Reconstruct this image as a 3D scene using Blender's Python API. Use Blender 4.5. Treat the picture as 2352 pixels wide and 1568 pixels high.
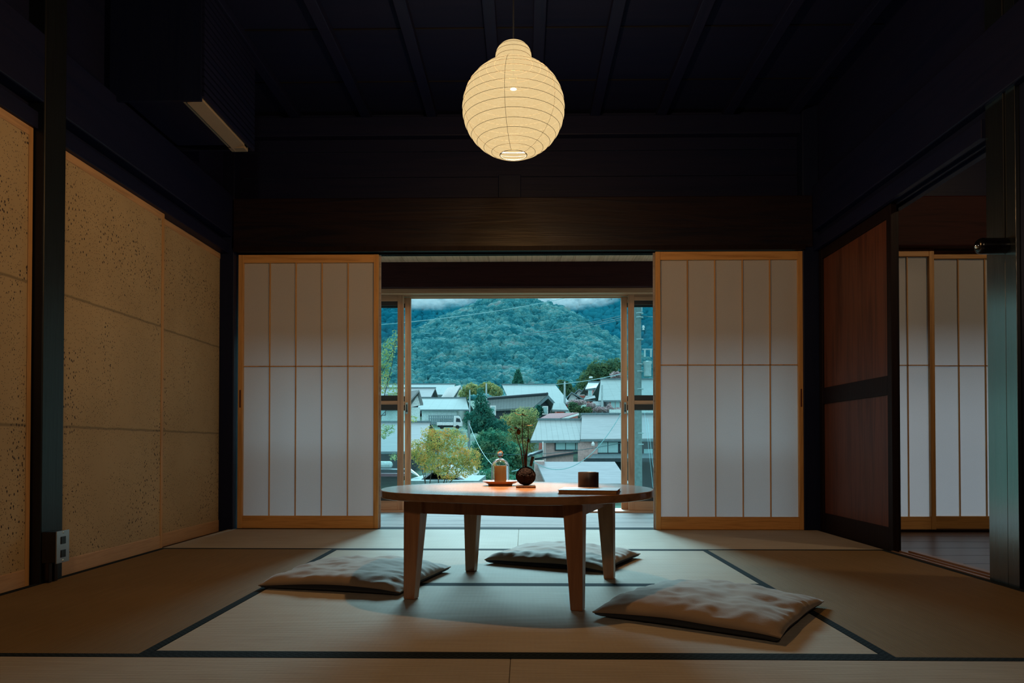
import bpy, bmesh, math, random
from mathutils import Vector, Matrix, noise
import numpy as np

for o in list(bpy.data.objects): bpy.data.objects.remove(o, do_unlink=True)
S = bpy.context.scene
COL = S.collection
R = random.Random(7)
PI = math.pi

# ------------------------------------------------------------------ camera
F, W, H = 1681.0, 2352.0, 1568.0
YAW, PITCH, SHIFT = math.radians(0.954), math.radians(0.85), 214.0
cam_d = bpy.data.cameras.new('camera'); cam = bpy.data.objects.new('camera', cam_d); COL.objects.link(cam)
cam_d.sensor_width = 36; cam_d.lens = F*36/W; cam_d.shift_y = SHIFT/W
cam_d.clip_start = .02; cam_d.clip_end = 4000
cam.location = (0, 0, .514)
cam.rotation_euler = (PI/2+PITCH, 0, YAW)
S.camera = cam

# ------------------------------------------------------------------ world, sun, exposure
wd = bpy.data.worlds.new('World'); S.world = wd; wd.use_nodes = True
bg = wd.node_tree.nodes['Background']
bg.inputs[0].default_value = (.52, .83, .92, 1); bg.inputs[1].default_value = 1.5
sun_d = bpy.data.lights.new('overcast_sun', 'SUN'); sun_d.energy = 9.6; sun_d.angle = math.radians(24)
sun_d.color = (.46, .86, 1.0)
sun = bpy.data.objects.new('overcast_sun', sun_d); COL.objects.link(sun)
sun.rotation_euler = (math.radians(-64), 0, math.radians(4))
S.cycles.volume_bounces = 3
S.view_settings.view_transform = 'Standard'; S.view_settings.look = 'None'
S.view_settings.exposure = 0; S.view_settings.gamma = 1; S.view_settings.use_curve_mapping = False
LAMP_W = 640

# ------------------------------------------------------------------ projection helper (a pixel of the photo -> point at depth Y)
def at(px, py, Y):
    v = Vector(((px-W/2)/F, (H/2-py+SHIFT)/F, -1))
    d = cam.rotation_euler.to_matrix() @ v
    return Vector((0, 0, .514)) + d*(Y/d.y)

# ------------------------------------------------------------------ materials
def nodes(name):
    m = bpy.data.materials.new(name); m.use_nodes = True
    nt = m.node_tree; nt.nodes.clear()
    return m, nt, nt.nodes.new('ShaderNodeOutputMaterial')
def N(nt, t, **k):
    n = nt.nodes.new(t)
    for a, b in k.items(): setattr(n, a, b)
    return n
def coords(nt, scale=(1,1,1), kind='Object', rot=(0,0,0)):
    tc = N(nt, 'ShaderNodeTexCoord'); mp = N(nt, 'ShaderNodeMapping')
    mp.inputs['Scale'].default_value = scale; mp.inputs['Rotation'].default_value = rot
    nt.links.new(tc.outputs[kind], mp.inputs[0]); return mp.outputs[0]
def noise_n(nt, vec, scale, detail=4, rough=.55, dist=0):
    n = N(nt, 'ShaderNodeTexNoise'); n.inputs['Scale'].default_value = scale; n.inputs['Detail'].default_value = detail
    n.inputs['Roughness'].default_value = rough; n.inputs['Distortion'].default_value = dist
    nt.links.new(vec, n.inputs['Vector']); return n
def ramp(nt, fac, stops):
    r = N(nt, 'ShaderNodeValToRGB'); e = r.color_ramp.elements
    while len(e) < len(stops): e.new(.5)
    for i, (p, c) in enumerate(stops): e[i].position = p; e[i].color = (*c, 1)
    nt.links.new(fac, r.inputs[0]); return r.outputs[0]
def bump(nt, h, strength, dist=.01):
    b = N(nt, 'ShaderNodeBump'); b.inputs['Strength'].default_value = strength; b.inputs['Distance'].default_value = dist
    nt.links.new(h, b.inputs['Height']); return b.outputs[0]
def princ(nt, out, rough=.5, spec=.5, **k):
    p = N(nt, 'ShaderNodeBsdfPrincipled'); p.inputs['Roughness'].default_value = rough
    p.inputs['Specular IOR Level'].default_value = spec
    for a, b in k.items(): p.inputs[a.replace('_', ' ')].default_value = b
    nt.links.new(p.outputs[0], out.inputs[0]); return p
def mul(c, f): return tuple(x*f for x in c)
def plain(name, c, rough=.6, spec=.4, var=.18, scale=6, bmp=0, metal=0):
    m, nt, out = nodes(name); p = princ(nt, out, rough, spec); p.inputs['Metallic'].default_value = metal
    v = coords(nt); n = noise_n(nt, v, scale)
    nt.links.new(ramp(nt, n.outputs[0], [(.3, mul(c, 1-var)), (.7, mul(c, 1+var))]), p.inputs['Base Color'])
    if bmp: nt.links.new(bump(nt, noise_n(nt, v, scale*6).outputs[0], bmp), p.inputs['Normal'])
    return m
def wood(name, c1, c2, axis='x', rough=.5, spec=.4, scale=1., bmp=.15, coat=0, knots=False):
    m, nt, out = nodes(name); p = princ(nt, out, rough, spec); p.inputs['Coat Weight'].default_value = coat
    p.inputs['Coat Roughness'].default_value = .25
    s = {'x': (1.2, 22, 22), 'y': (22, 1.2, 22), 'z': (22, 22, 1.2)}[axis]
    v = coords(nt, mul(s, scale))
    a = noise_n(nt, v, 1.2, 5, .6, .8 if not knots else 2.2)
    b = noise_n(nt, coords(nt, mul(s, scale*5)), 1, 3)
    mx = N(nt, 'ShaderNodeMath', operation='MULTIPLY_ADD'); mx.inputs[1].default_value = .35
    nt.links.new(b.outputs[0], mx.inputs[0]); nt.links.new(a.outputs[0], mx.inputs[2])
    nt.links.new(ramp(nt, mx.outputs[0], [(.42, c1), (.62, c2), (.85, mul(c1, .85))]), p.inputs['Base Color'])
    nt.links.new(bump(nt, mx.outputs[0], bmp, .004), p.inputs['Normal'])
    return m
M = {}
M['dark'] = wood('dark_smoked_wood_x', (.0038, .0078, .0380), (.0062, .0084, .0340), 'x', .5, .18, coat=.0)
M['dark_y'] = wood('dark_smoked_wood_y', (.0038, .0078, .0380), (.0062, .0084, .0340), 'y', .5, .18)
M['dark_z'] = wood('dark_smoked_wood_z', (.0034, .0078, .0350), (.0050, .0088, .0330), 'z', .45, .2)
M['beam'] = wood('dark_planed_beam', (.0048, .0045, .0130), (.0140, .0078, .0100), 'x', .36, .3, .45, .3, knots=True)
M['redbeam'] = wood('dark_red_beam', (.026, .008, .010), (.042, .012, .012), 'x', .6, .12, .6, .1, knots=True)
M['polish'] = wood('polished_post', (.002, .005, .008), (.004, .008, .010), 'z', .3, 1.0, .8, .6, coat=1.0)
_p = [n for n in M['polish'].node_tree.nodes if n.type == 'BSDF_PRINCIPLED'][0]; _p.inputs['Coat IOR'].default_value = 2.2; _p.inputs['Coat Roughness'].default_value = .16
M['polish2'] = wood('waxed_post', (.002, .004, .007), (.0035, .006, .009), 'z', .45, .3, .8, .4, coat=.12)
M['ceil'] = wood('ceiling_boards', (.0040, .0080, .0360), (.0058, .0084, .0320), 'x', .65, .12, .6)
M['door'] = wood('cedar_door_panel', (.075, .024, .017), (.130, .043, .024), 'z', .42, .35, .7, .1)
M['doorframe'] = wood('door_frame_wood', (.0075, .0045, .0065), (.012, .0062, .0070), 'z', .5, .12)
M['hinoki_z'] = wood('cypress_frame_z', (.50, .255, .085), (.62, .34, .125), 'z', .5, .35, 1, .08)
M['hinoki_x'] = wood('cypress_frame_x', (.50, .250, .080), (.64, .35, .13), 'x', .5, .35, 1, .08)
M['fus_y'] = wood('panel_frame_y', (.42, .25, .13), (.52, .32, .17), 'y', .5, .35, 1, .05)
M['fus_z'] = wood('panel_frame_z', (.42, .24, .10), (.52, .30, .13), 'z', .5, .35, 1, .05)
M['win_z'] = wood('window_frame_z', (.42, .19, .10), (.56, .27, .145), 'z', .5, .35, 1, .05)
M['win_x'] = wood('window_frame_x', (.42, .19, .10), (.56, .27, .145), 'x', .5, .35, .7, .05)
M['spacer'] = plain('brown_glazing_strip', (.035, .025, .022), .6)
M['engawa'] = wood('porch_floor_wood', (.30, .27, .265), (.40, .355, .345), 'x', .85, .02, .6, .08)
M['engceil'] = wood('porch_ceiling_wood', (.62, .34, .20), (.75, .43, .27), 'y', .6, .3, .8, .1)
M['table'] = wood('table_wood', (.20, .094, .046), (.29, .140, .068), 'x', .16, .5, .55, .0)
_p = [n for n in M['table'].node_tree.nodes if n.type == 'BSDF_PRINCIPLED'][0]; _p.inputs['IOR'].default_value = 1.3
M['leg'] = wood('table_leg_wood', (.27, .105, .042), (.38, .16, .065), 'z', .38, .45, .6, .05)
M['floorwood'] = wood('dark_glossy_floor', (.030, .016, .012), (.075, .042, .030), 'x', .30, .5, .5, .25)
M['sill'] = wood('sill_wood', (.16, .085, .05), (.25, .14, .08), 'y', .35, .4)
M['steel'] = plain('brushed_steel', (.38, .38, .40), .38, .5, .06, 30, metal=.85)
M['chrome'] = plain('chrome', (.8, .75, .65), .08, .5, .02, metal=1)
M['black'] = plain('black_glaze', (.004, .004, .007), .2, .5, .1)
M['blackhole'] = plain('black_socket', (.006, .006, .008), .4)
M['cord'] = plain('black_cord', (.01, .01, .012), .6)
M['ac'] = plain('grey_plastic', (.24, .20, .155), .5, .4, .03)
M['candle'] = plain('beeswax', (.25, .135, .035), .5, .4, .08, 20)
M['plate'] = wood('turned_wood_dish', (.20, .075, .028), (.28, .11, .04), 'x', .35, .45)
M['moss'] = plain('dark_moss', (.020, .010, .008), .95, .1, .6, 80, 1)
M['slab'] = plain('clay_slab', (.12, .05, .022), .8, .2, .4, 60, .5)
M['stem'] = plain('plant_stem', (.035, .013, .010), .6)
M['leafd'] = plain('brown_leaf', (.05, .032, .012), .9, .05, .4, 40)
M['bookc'] = plain('tan_book_cover', (.27, .14, .075), .5, .4, .1)
M['pages'] = plain('ochre_page_edge', (.42, .20, .06), .8, .2, .15, 120)
M['cup'] = wood('dark_brown_cup', (.020, .010, .007), (.032, .016, .010), 'z', .45, .4, 2)
M['coaster'] = plain('black_coaster', (.008, .008, .010), .7)

def tatami(name, axis):
    m, nt, out = nodes(name); p = princ(nt, out, .75, .12)
    sc = (0, 1, 0) if axis == 'x' else (1, 0, 0)
    tc = N(nt, 'ShaderNodeTexCoord'); sp = N(nt, 'ShaderNodeSeparateXYZ'); nt.links.new(tc.outputs['Object'], sp.inputs[0])
    def wavef(o, freq):
        a = N(nt, 'ShaderNodeMath', operation='MULTIPLY'); a.inputs[1].default_value = 2*PI*freq
        nt.links.new(sp.outputs[o], a.inputs[0]); s = N(nt, 'ShaderNodeMath', operation='SINE'); nt.links.new(a.outputs[0], s.inputs[0]); return s.outputs[0]
    a = wavef(1 if axis == 'x' else 0, 165); b = wavef(0 if axis == 'x' else 1, 70)
    bb = N(nt, 'ShaderNodeMath', operation='MULTIPLY_ADD'); bb.inputs[1].default_value = .05
    nt.links.new(b, bb.inputs[0]); nt.links.new(a, bb.inputs[2])
    long_ = (1.5, 60, 1) if axis == 'x' else (60, 1.5, 1)
    n = noise_n(nt, coords(nt, long_), 2.5, 5, .7)
    n2 = noise_n(nt, coords(nt), 2.0, 3)
    mm = N(nt, 'ShaderNodeMath', operation='MULTIPLY_ADD'); mm.inputs[1].default_value = .5
    nt.links.new(n2.outputs[0], mm.inputs[0]); nt.links.new(n.outputs[0], mm.inputs[2])
    c = ramp(nt, mm.outputs[0], [(.5, (.40, .34, .27)), (1.0, (.53, .47, .39))] if axis == 'x' else [(.5, (.21, .135, .060)), (1.0, (.28, .185, .088))])  # lengthwise mats: darker look of the weave across the light painted into the base
    st = N(nt, 'ShaderNodeMapRange'); st.inputs[1].default_value = -1.2; st.inputs[2].default_value = .4; st.inputs[3].default_value = .62; st.inputs[4].default_value = 1
    nt.links.new(bb.outputs[0], st.inputs[0])
    mx = N(nt, 'ShaderNodeMix', data_type='RGBA', blend_type='MULTIPLY'); mx.inputs[0].default_value = 1
    nt.links.new(c, mx.inputs[6]); nt.links.new(st.outputs[0], mx.inputs[7])
    nt.links.new(mx.outputs[2], p.inputs['Base Color'])
    nt.links.new(bump(nt, bb.outputs[0], .7, .0012), p.inputs['Normal'])
    return m
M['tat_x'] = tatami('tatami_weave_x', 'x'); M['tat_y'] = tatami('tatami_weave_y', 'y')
def border_mat():
    m, nt, out = nodes('mat_border_cloth'); p = princ(nt, out, .95, .05)
    ck = N(nt, 'ShaderNodeTexChecker'); ck.inputs['Scale'].default_value = 1
    ck.inputs[1].default_value = (.010, .014, .018, 1); ck.inputs[2].default_value = (.020, .027, .032, 1)
    nt.links.new(coords(nt, (110, 110, 1)), ck.inputs[0]); nt.links.new(ck.outputs[0], p.inputs['Base Color']); return m
M['border'] = border_mat()

def fusuma_paper():
    m, nt, out = nodes('speckled_paper'); p = princ(nt, out, .75, .2)
    v = coords(nt, (1, 1, .62))
    base = ramp(nt, noise_n(nt, coords(nt), 2.2, 4).outputs[0], [(.3, (.36, .27, .155)), (.7, (.45, .345, .205))])
    def flecks(scale, thr, dens, mask_scale):
        vo = N(nt, 'ShaderNodeTexVoronoi'); vo.inputs['Scale'].default_value = scale; nt.links.new(v, vo.inputs['Vector'])
        ms = noise_n(nt, v, mask_scale, 2)
        th = N(nt, 'ShaderNodeMapRange'); th.inputs[1].default_value = dens; th.inputs[2].default_value = dens+.25
        th.inputs[3].default_value = 0; th.inputs[4].default_value = thr; nt.links.new(ms.outputs[0], th.inputs[0])
        # random cell size
        sp = N(nt, 'ShaderNodeSeparateColor'); nt.links.new(vo.outputs['Color'], sp.inputs[0])
        q = N(nt, 'ShaderNodeMath', operation='MULTIPLY'); nt.links.new(sp.outputs[0], q.inputs[0]); nt.links.new(th.outputs[0], q.inputs[1])
        lt = N(nt, 'ShaderNodeMath', operation='LESS_THAN'); nt.links.new(vo.outputs['Distance'], lt.inputs[0]); nt.links.new(q.outputs[0], lt.inputs[1])
        return lt.outputs[0]
    f1, f2 = flecks(140, .39, .18, 5), flecks(72, .31, .34, 4)
    mxf = N(nt, 'ShaderNodeMath', operation='MAXIMUM'); nt.links.new(f1, mxf.inputs[0]); nt.links.new(f2, mxf.inputs[1])
    # overlap seams between the sheets of paper
    tc = N(nt, 'ShaderNodeTexCoord'); sp = N(nt, 'ShaderNodeSeparateXYZ'); nt.links.new(tc.outputs['Object'], sp.inputs[0])
    w = noise_n(nt, coords(nt), 9, 4); 
    seams = []
    for z in (.595, 1.125):
        d = N(nt, 'ShaderNodeMath', operation='SUBTRACT'); d.inputs[1].default_value = z; nt.links.new(sp.outputs[2], d.inputs[0])
        ww = N(nt, 'ShaderNodeMath', operation='MULTIPLY_ADD'); ww.inputs[1].default_value = .012; nt.links.new(w.outputs[0], ww.inputs[0]); nt.links.new(d.outputs[0], ww.inputs[2])
        aa = N(nt, 'ShaderNodeMath', operation='ABSOLUTE'); nt.links.new(ww.outputs[0], aa.inputs[0])
        l = N(nt, 'ShaderNodeMapRange'); l.inputs[1].default_value = .002; l.inputs[2].default_value = .008; l.inputs[3].default_value = .6; l.inputs[4].default_value = 0
        nt.links.new(aa.outputs[0], l.inputs[0]); seams.append(l.outputs[0])
    ms = N(nt, 'ShaderNodeMath', operation='MAXIMUM'); nt.links.new(seams[0], ms.inputs[0]); nt.links.new(seams[1], ms.inputs[1])
    a = N(nt, 'ShaderNodeMix', data_type='RGBA'); nt.links.new(ms.outputs[0], a.inputs[0]); nt.links.new(base, a.inputs[6]); a.inputs[7].default_value = (.10, .085, .06, 1)
    b = N(nt, 'ShaderNodeMix', data_type='RGBA'); nt.links.new(mxf.outputs[0], b.inputs[0]); nt.links.new(a.outputs[2], b.inputs[6]); b.inputs[7].default_value = (.045, .035, .035, 1)
    nt.links.new(b.outputs[2], p.inputs['Base Color']); return m
M['fusuma'] = fusuma_paper()

def shoji_paper():
    m, nt, out = nodes('shoji_paper'); v = coords(nt)
    c = ramp(nt, noise_n(nt, v, 180, 5, .7).outputs[0], [(.3, (.70, .66, .62)), (.7, (.80, .76, .71))])
    d = N(nt, 'ShaderNodeBsdfDiffuse'); t = N(nt, 'ShaderNodeBsdfTranslucent'); nt.links.new(c, d.inputs[0])
    t.inputs[0].default_value = (.62, .53, .54, 1)
    mx = N(nt, 'ShaderNodeMixShader'); mx.inputs[0].default_value = .46
    nt.links.new(d.outputs[0], mx.inputs[1]); nt.links.new(t.outputs[0], mx.inputs[2]); nt.links.new(mx.outputs[0], out.inputs[0]); return m
M['paper'] = shoji_paper()

def lantern_paper():
    m, nt, out = nodes('glowing_washi'); v = coords(nt)
    fib = noise_n(nt, coords(nt, (1, 1, 3)), 60, 6, .75, 1.5)
    c = ramp(nt, fib.outputs[0], [(.3, (.86, .60, .27)), (.7, (1.0, .75, .38))])
    e = N(nt, 'ShaderNodeEmission'); e.inputs[1].default_value = .85; nt.links.new(c, e.inputs[0])
    t = N(nt, 'ShaderNodeBsdfTransparent'); t.inputs[0].default_value = (1, .72, .42, 1)
    mx = N(nt, 'ShaderNodeMixShader'); mx.inputs[0].default_value = .05
    nt.links.new(e.outputs[0], mx.inputs[1]); nt.links.new(t.outputs[0], mx.inputs[2]); nt.links.new(mx.outputs[0], out.inputs[0]); return m
M['washi'] = lantern_paper()
M['rib'] = plain('bamboo_rib', (.004, .0024, .0008), .7)
def emis(name, c, s):
    m, nt, out = nodes(name); e = N(nt, 'ShaderNodeEmission'); e.inputs[0].default_value = (*c, 1); e.inputs[1].default_value = s
    nt.links.new(e.outputs[0], out.inputs[0]); return m
def pane_mat(name, tint=(.97, 1, 1), f=.06):
    m, nt, out = nodes(name); t = N(nt, 'ShaderNodeBsdfTransparent'); t.inputs[0].default_value = (*tint, 1)
    g = N(nt, 'ShaderNodeBsdfGlossy'); g.inputs['Roughness'].default_value = .02
    fr = N(nt, 'ShaderNodeFresnel'); fr.inputs[0].default_value = 1.45
    mx = N(nt, 'ShaderNodeMixShader'); nt.links.new(fr.outputs[0], mx.inputs[0])
    nt.links.new(t.outputs[0], mx.inputs[1]); nt.links.new(g.outputs[0], mx.inputs[2]); nt.links.new(mx.outputs[0], out.inputs[0]); return m
M['glass'] = pane_mat('window_glass', (.93, .98, .985))
def real_glass():
    m, nt, out = nodes('clear_glass'); p = princ(nt, out, .0, .5); p.inputs['Transmission Weight'].default_value = 1; p.inputs['IOR'].default_value = 1.48
    p.inputs['Base Color'].default_value = (1, 1, 1, 1); return m
M['dome'] = real_glass()
def linen(name, c):
    m, nt, out = nodes(name); p = princ(nt, out, .85, .2, Sheen_Weight=.25)
    v = coords(nt)
    a = noise_n(nt, coords(nt, (1, .12, 1)), 240, 3, .7); b = noise_n(nt, coords(nt, (.12, 1, 1)), 240, 3, .7)
    ad = N(nt, 'ShaderNodeMath', operation='ADD'); nt.links.new(a.outputs[0], ad.inputs[0]); nt.links.new(b.outputs[0], ad.inputs[1])
    nt.links.new(ramp(nt, ad.outputs[0], [(.35, mul(c, .82)), (.65, mul(c, 1.12))]), p.inputs['Base Color'])
    nt.links.new(bump(nt, ad.outputs[0], .35, .001), p.inputs['Normal']); return m
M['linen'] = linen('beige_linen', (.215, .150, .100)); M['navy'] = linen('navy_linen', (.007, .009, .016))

# outside
def leafy(name, c1, c2, c3, scale=1.2):
    m, nt, out = nodes(name); v = coords(nt)
    c = ramp(nt, noise_n(nt, v, scale, 5, .75).outputs[0], [(.36, c1), (.5, c2), (.64, c3)])
    d = N(nt, 'ShaderNodeBsdfDiffuse'); t = N(nt, 'ShaderNodeBsdfTranslucent')
    nt.links.new(c, d.inputs[0]); nt.links.new(c, t.inputs[0])
    mx = N(nt, 'ShaderNodeMixShader'); mx.inputs[0].default_value = .35
    nt.links.new(d.outputs[0], mx.inputs[1]); nt.links.new(t.outputs[0], mx.inputs[2]); nt.links.new(mx.outputs[0], out.inputs[0]); return m
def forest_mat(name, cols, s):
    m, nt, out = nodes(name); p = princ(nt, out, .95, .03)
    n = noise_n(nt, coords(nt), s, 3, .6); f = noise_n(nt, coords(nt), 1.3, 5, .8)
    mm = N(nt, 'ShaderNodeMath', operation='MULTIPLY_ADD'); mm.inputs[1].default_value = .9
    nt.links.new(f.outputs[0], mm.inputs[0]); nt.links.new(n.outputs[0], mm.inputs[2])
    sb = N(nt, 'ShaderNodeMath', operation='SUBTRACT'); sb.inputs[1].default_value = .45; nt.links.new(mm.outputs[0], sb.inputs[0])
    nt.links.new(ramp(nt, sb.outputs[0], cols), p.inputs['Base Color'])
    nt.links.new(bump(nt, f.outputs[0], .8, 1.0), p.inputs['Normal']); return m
M['forest'] = forest_mat('haze_tinted_forest', [(.34, (.012, .155, .195)), (.5, (.045, .255, .29)), (.62, (.12, .36, .355)), (.74, (.26, .35, .37))], .09)  # aerial haze put into the crown colours, no haze volume
M['forest2'] = forest_mat('far_haze_tinted_forest', [(.3, (.006, .17, .25)), (.7, (.020, .24, .31))], .03)  # distance haze painted as a bluer, flatter base colour
M['ground'] = plain('grassy_ground', (.09, .17, .13), .95, .05, .5, .5)
M['maple'] = leafy('autumn_maple_leaf', (.16, .24, .09), (.42, .40, .12), (.85, .36, .09), 4)
M['green'] = leafy('green_leaf', (.02, .13, .09), (.06, .24, .15), (.24, .34, .18), .8)
M['ygreen'] = leafy('yellow_green_leaf', (.14, .24, .12), (.30, .38, .16), (.58, .44, .18), 1)
M['conifer'] = leafy('conifer_needle', (.018, .10, .08), (.035, .17, .13), (.10, .25, .17), 1)
M['bush'] = leafy('olive_bush_leaf', (.04, .11, .07), (.09, .17, .09), (.16, .22, .10), .5)
M['pink'] = leafy('pink_blossom', (.30, .20, .22), (.5, .38, .40), (.25, .28, .20), 2)
M['bark'] = plain('bark', (.06, .055, .05), .9)
def roof(name, c, axis, freq, depth=.35, rough=.85):
    m, nt, out = nodes(name); p = princ(nt, out, rough, .08)
    tc = N(nt, 'ShaderNodeTexCoord'); sp = N(nt, 'ShaderNodeSeparateXYZ'); nt.links.new(tc.outputs['Object'], sp.inputs[0])
    fr = N(nt, 'ShaderNodeMath', operation='MULTIPLY'); fr.inputs[1].default_value = freq; nt.links.new(sp.outputs[{'x': 0, 'y': 1, 'z': 2}[axis]], fr.inputs[0])
    f2 = N(nt, 'ShaderNodeMath', operation='FRACT'); nt.links.new(fr.outputs[0], f2.inputs[0])
    l = N(nt, 'ShaderNodeMapRange'); l.inputs[1].default_value = .0; l.inputs[2].default_value = .12; l.inputs[3].default_value = 1-depth; l.inputs[4].default_value = 1
    nt.links.new(f2.outputs[0], l.inputs[0])
    n = noise_n(nt, coords(nt, (.5, 2, 2)), 1.5, 5, .7)
    c0 = ramp(nt, n.outputs[0], [(.3, mul(c, .88)), (.7, mul(c, 1.08))])
    mx = N(nt, 'ShaderNodeMix', data_type='RGBA', blend_type='MULTIPLY'); mx.inputs[0].default_value = 1
    nt.links.new(c0, mx.inputs[6]); nt.links.new(l.outputs[0], mx.inputs[7]); nt.links.new(mx.outputs[2], p.inputs['Base Color']); return m
M['roof_pale'] = roof('pale_metal_roof', (.29, .31, .32), 'y', 1.6, .12)
M['roof_rib'] = roof('ribbed_metal_roof', (.28, .31, .31), 'x', 2.2, .38)
M['roof_blue'] = roof('pale_blue_roof', (.24, .31, .31), 'x', .8, .12)
M['roof_shingle'] = roof('striped_shingle_roof', (.31, .32, .34), 'y', 2.6, .2)
M['roof_tile'] = roof('grey_tile_roof', (.135, .165, .165), 'x', 2.5, .5)
M['roof_red'] = roof('red_corrugated_roof', (.17, .018, .022), 'x', 4, .4)
M['w_blue'] = plain('pale_blue_wall', (.62, .76, .76), .8)
M['w_pink'] = plain('pinkish_plaster', (.52, .36, .34), .85)
M['w_white'] = plain('white_wall', (.72, .76, .76), .8)
M['w_brick'] = plain('brick_red_wall', (.50, .16, .13), .85)
M['w_dark'] = plain('dark_timber_wall', (.030, .045, .055), .8)
M['w_grey'] = plain('grey_green_trim', (.13, .20, .22), .7)
M['w_maroon'] = plain('maroon_trim', (.16, .05, .07), .7)
M['curtain'] = roof('curtained_window', (.34, .55, .56), 'x', 7, .4, .3)
M['concrete'] = plain('concrete_pole', (.17, .24, .24), .9, .2, .2, 8)
M['galv'] = plain('galvanised_fitting', (.36, .48, .50), .5, .5)
M['wire'] = plain('pale_cable', (.25, .50, .54), .6)
M['wired'] = plain('dark_cable', (.02, .10, .12), .6)
M['truckw'] = plain('white_truck_paint', (.72, .76, .77), .3)
M['tyre'] = plain('tyre_rubber', (.015, .02, .022), .8)
M['lattice'] = plain('weathered_lattice', (.20, .30, .33), .8)

# ------------------------------------------------------------------ mesh helpers
def worigin(p):
    v = Vector((0, 0, 0))
    while p: v += Vector(p.location); p = p.parent
    return v
def tag(o, label=None, cat=None, group=None, kind=None):
    if label: o['label'] = label
    if cat: o['category'] = cat
    if group: o['group'] = group
    if kind: o['kind'] = kind
    return o
class MB:
    def __init__(s): s.v = []; s.f = []
    def add(s, vs, fs):
        b = len(s.v); s.v += [Vector(v) for v in vs]; s.f += [tuple(i+b for i in f) for f in fs]; return s
    def hexa(s, p):   # 8 points: bottom 4 ccw, top 4 ccw
        return s.add(p, [(3, 2, 1, 0), (4, 5, 6, 7), (0, 1, 5, 4), (1, 2, 6, 5), (2, 3, 7, 6), (3, 0, 4, 7)])
    def box(s, x0, x1, y0, y1, z0, z1):
        return s.hexa([(x0, y0, z0), (x1, y0, z0), (x1, y1, z0), (x0, y1, z0), (x0, y0, z1), (x1, y0, z1), (x1, y1, z1), (x0, y1, z1)])
    def quadslab(s, p, t, dirn=(0, 0, -1)):  # four points + thickness
        p = [Vector(q) for q in p]; d = Vector(dirn)*t
        return s.hexa([q+d for q in p]+p)
    def prism(s, poly, off):
        n = len(poly); a = [Vector(q) for q in poly]; b = [q+Vector(off) for q in a]
        return s.add(a+b, [tuple(range(n))[::-1], tuple(range(n, 2*n))]+[(i, (i+1) % n, n+(i+1) % n, n+i) for i in range(n)])
    def tube(s, pts, r, n=6, r2=None):
        pts = [Vector(p) for p in pts]; rings = []
        for i, p in enumerate(pts):
            t = (pts[min(i+1, len(pts)-1)]-pts[max(i-1, 0)]).normalized()
            u = t.cross(Vector((0, 0, 1)));
            if u.length < 1e-3: u = t.cross(Vector((1, 0, 0)))
            u.normalize(); w = t.cross(u)
            rr = r if r2 is None else r+(r2-r)*i/(len(pts)-1)
            rings.append([p+(u*math.cos(2*PI*k/n)+w*math.sin(2*PI*k/n))*rr for k in range(n)])
        vs = [q for ring in rings for q in ring]
        fs = [(i*n+k, i*n+(k+1) % n, (i+1)*n+(k+1) % n, (i+1)*n+k) for i in range(len(pts)-1) for k in range(n)]
        fs += [tuple(range(n))[::-1], tuple((len(pts)-1)*n+k for k in range(n))]
        return s.add(vs, fs)
    def lathe(s, c, prof, n=32, axis='z', closed=False):
        c = Vector(c); vs = []
        for r, h in prof:
            for k in range(n):
                a = 2*PI*k/n
                v = Vector((r*math.cos(a), r*math.sin(a), h))
                if axis == 'x': v = Vector((v.z, v.x, v.y))
                if axis == 'y': v = Vector((v.x, v.z, v.y))
                vs.append(c+v)
        m = len(prof); fs = [(i*n+k, i*n+(k+1) % n, (i+1)*n+(k+1) % n, (i+1)*n+k) for i in range(m-1) for k in range(n)]
        if closed: fs += [((m-1)*n+k, (m-1)*n+(k+1) % n, (k+1) % n, k) for k in range(n)]
        else:
            if prof[0][0] > 1e-6: fs.append(tuple(range(n))[::-1])
            if prof[-1][0] > 1e-6: fs.append(tuple((m-1)*n+k for k in range(n)))
        return s.add(vs, fs)
    def build(s, name, mat, parent=None, smooth=False, bevel=0, loc=None, sharp=None):
        me = bpy.data.meshes.new(name)
        o = bpy.data.objects.new(name, me); COL.objects.link(o)
        if parent: o.parent = parent; org = worigin(parent)
        else:
            org = Vector(loc) if loc is not None else Vector((0, 0, 0)); o.location = org
        me.from_pydata([v-org for v in s.v], [], s.f); me.materials.append(M[mat] if isinstance(mat, str) else mat)
        me.validate(); bm = bmesh.new(); bm.from_mesh(me)
        if len(bm.faces) < 200000: bmesh.ops.recalc_face_normals(bm, faces=bm.faces)
        bm.to_mesh(me); bm.free()
        if smooth:
            me.polygons.foreach_set('use_smooth', [True]*len(me.polygons))
            me.set_sharp_from_angle(angle=math.radians(sharp or 40))
        if bevel:
            b = o.modifiers.new('b', 'BEVEL'); b.width = bevel; b.segments = 2; b.limit_method = 'ANGLE'; b.angle_limit = math.radians(40)
            b.harden_normals = False
        return o
def empty(name, loc, label=None, cat=None, group=None):
    o = bpy.data.objects.new(name, None); COL.objects.link(o); o.location = loc; o.empty_display_size = .1
    return tag(o, label, cat, group)
def struct(name, mb, mat, **k):
    o = mb.build(name, mat, **k)
    if not k.get('parent'): o['kind'] = 'structure'
    return o
def copy_tree(o, parent=None):
    c = o.copy(); COL.objects.link(c); c.parent = parent
    for ch in list(o.children): copy_tree(ch, c)
    return c

# room numbers (metres): camera at the origin, the room runs along +Y
XL, XR, YB, ZC = -1.83, 1.78, 4.53, 2.60

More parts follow.
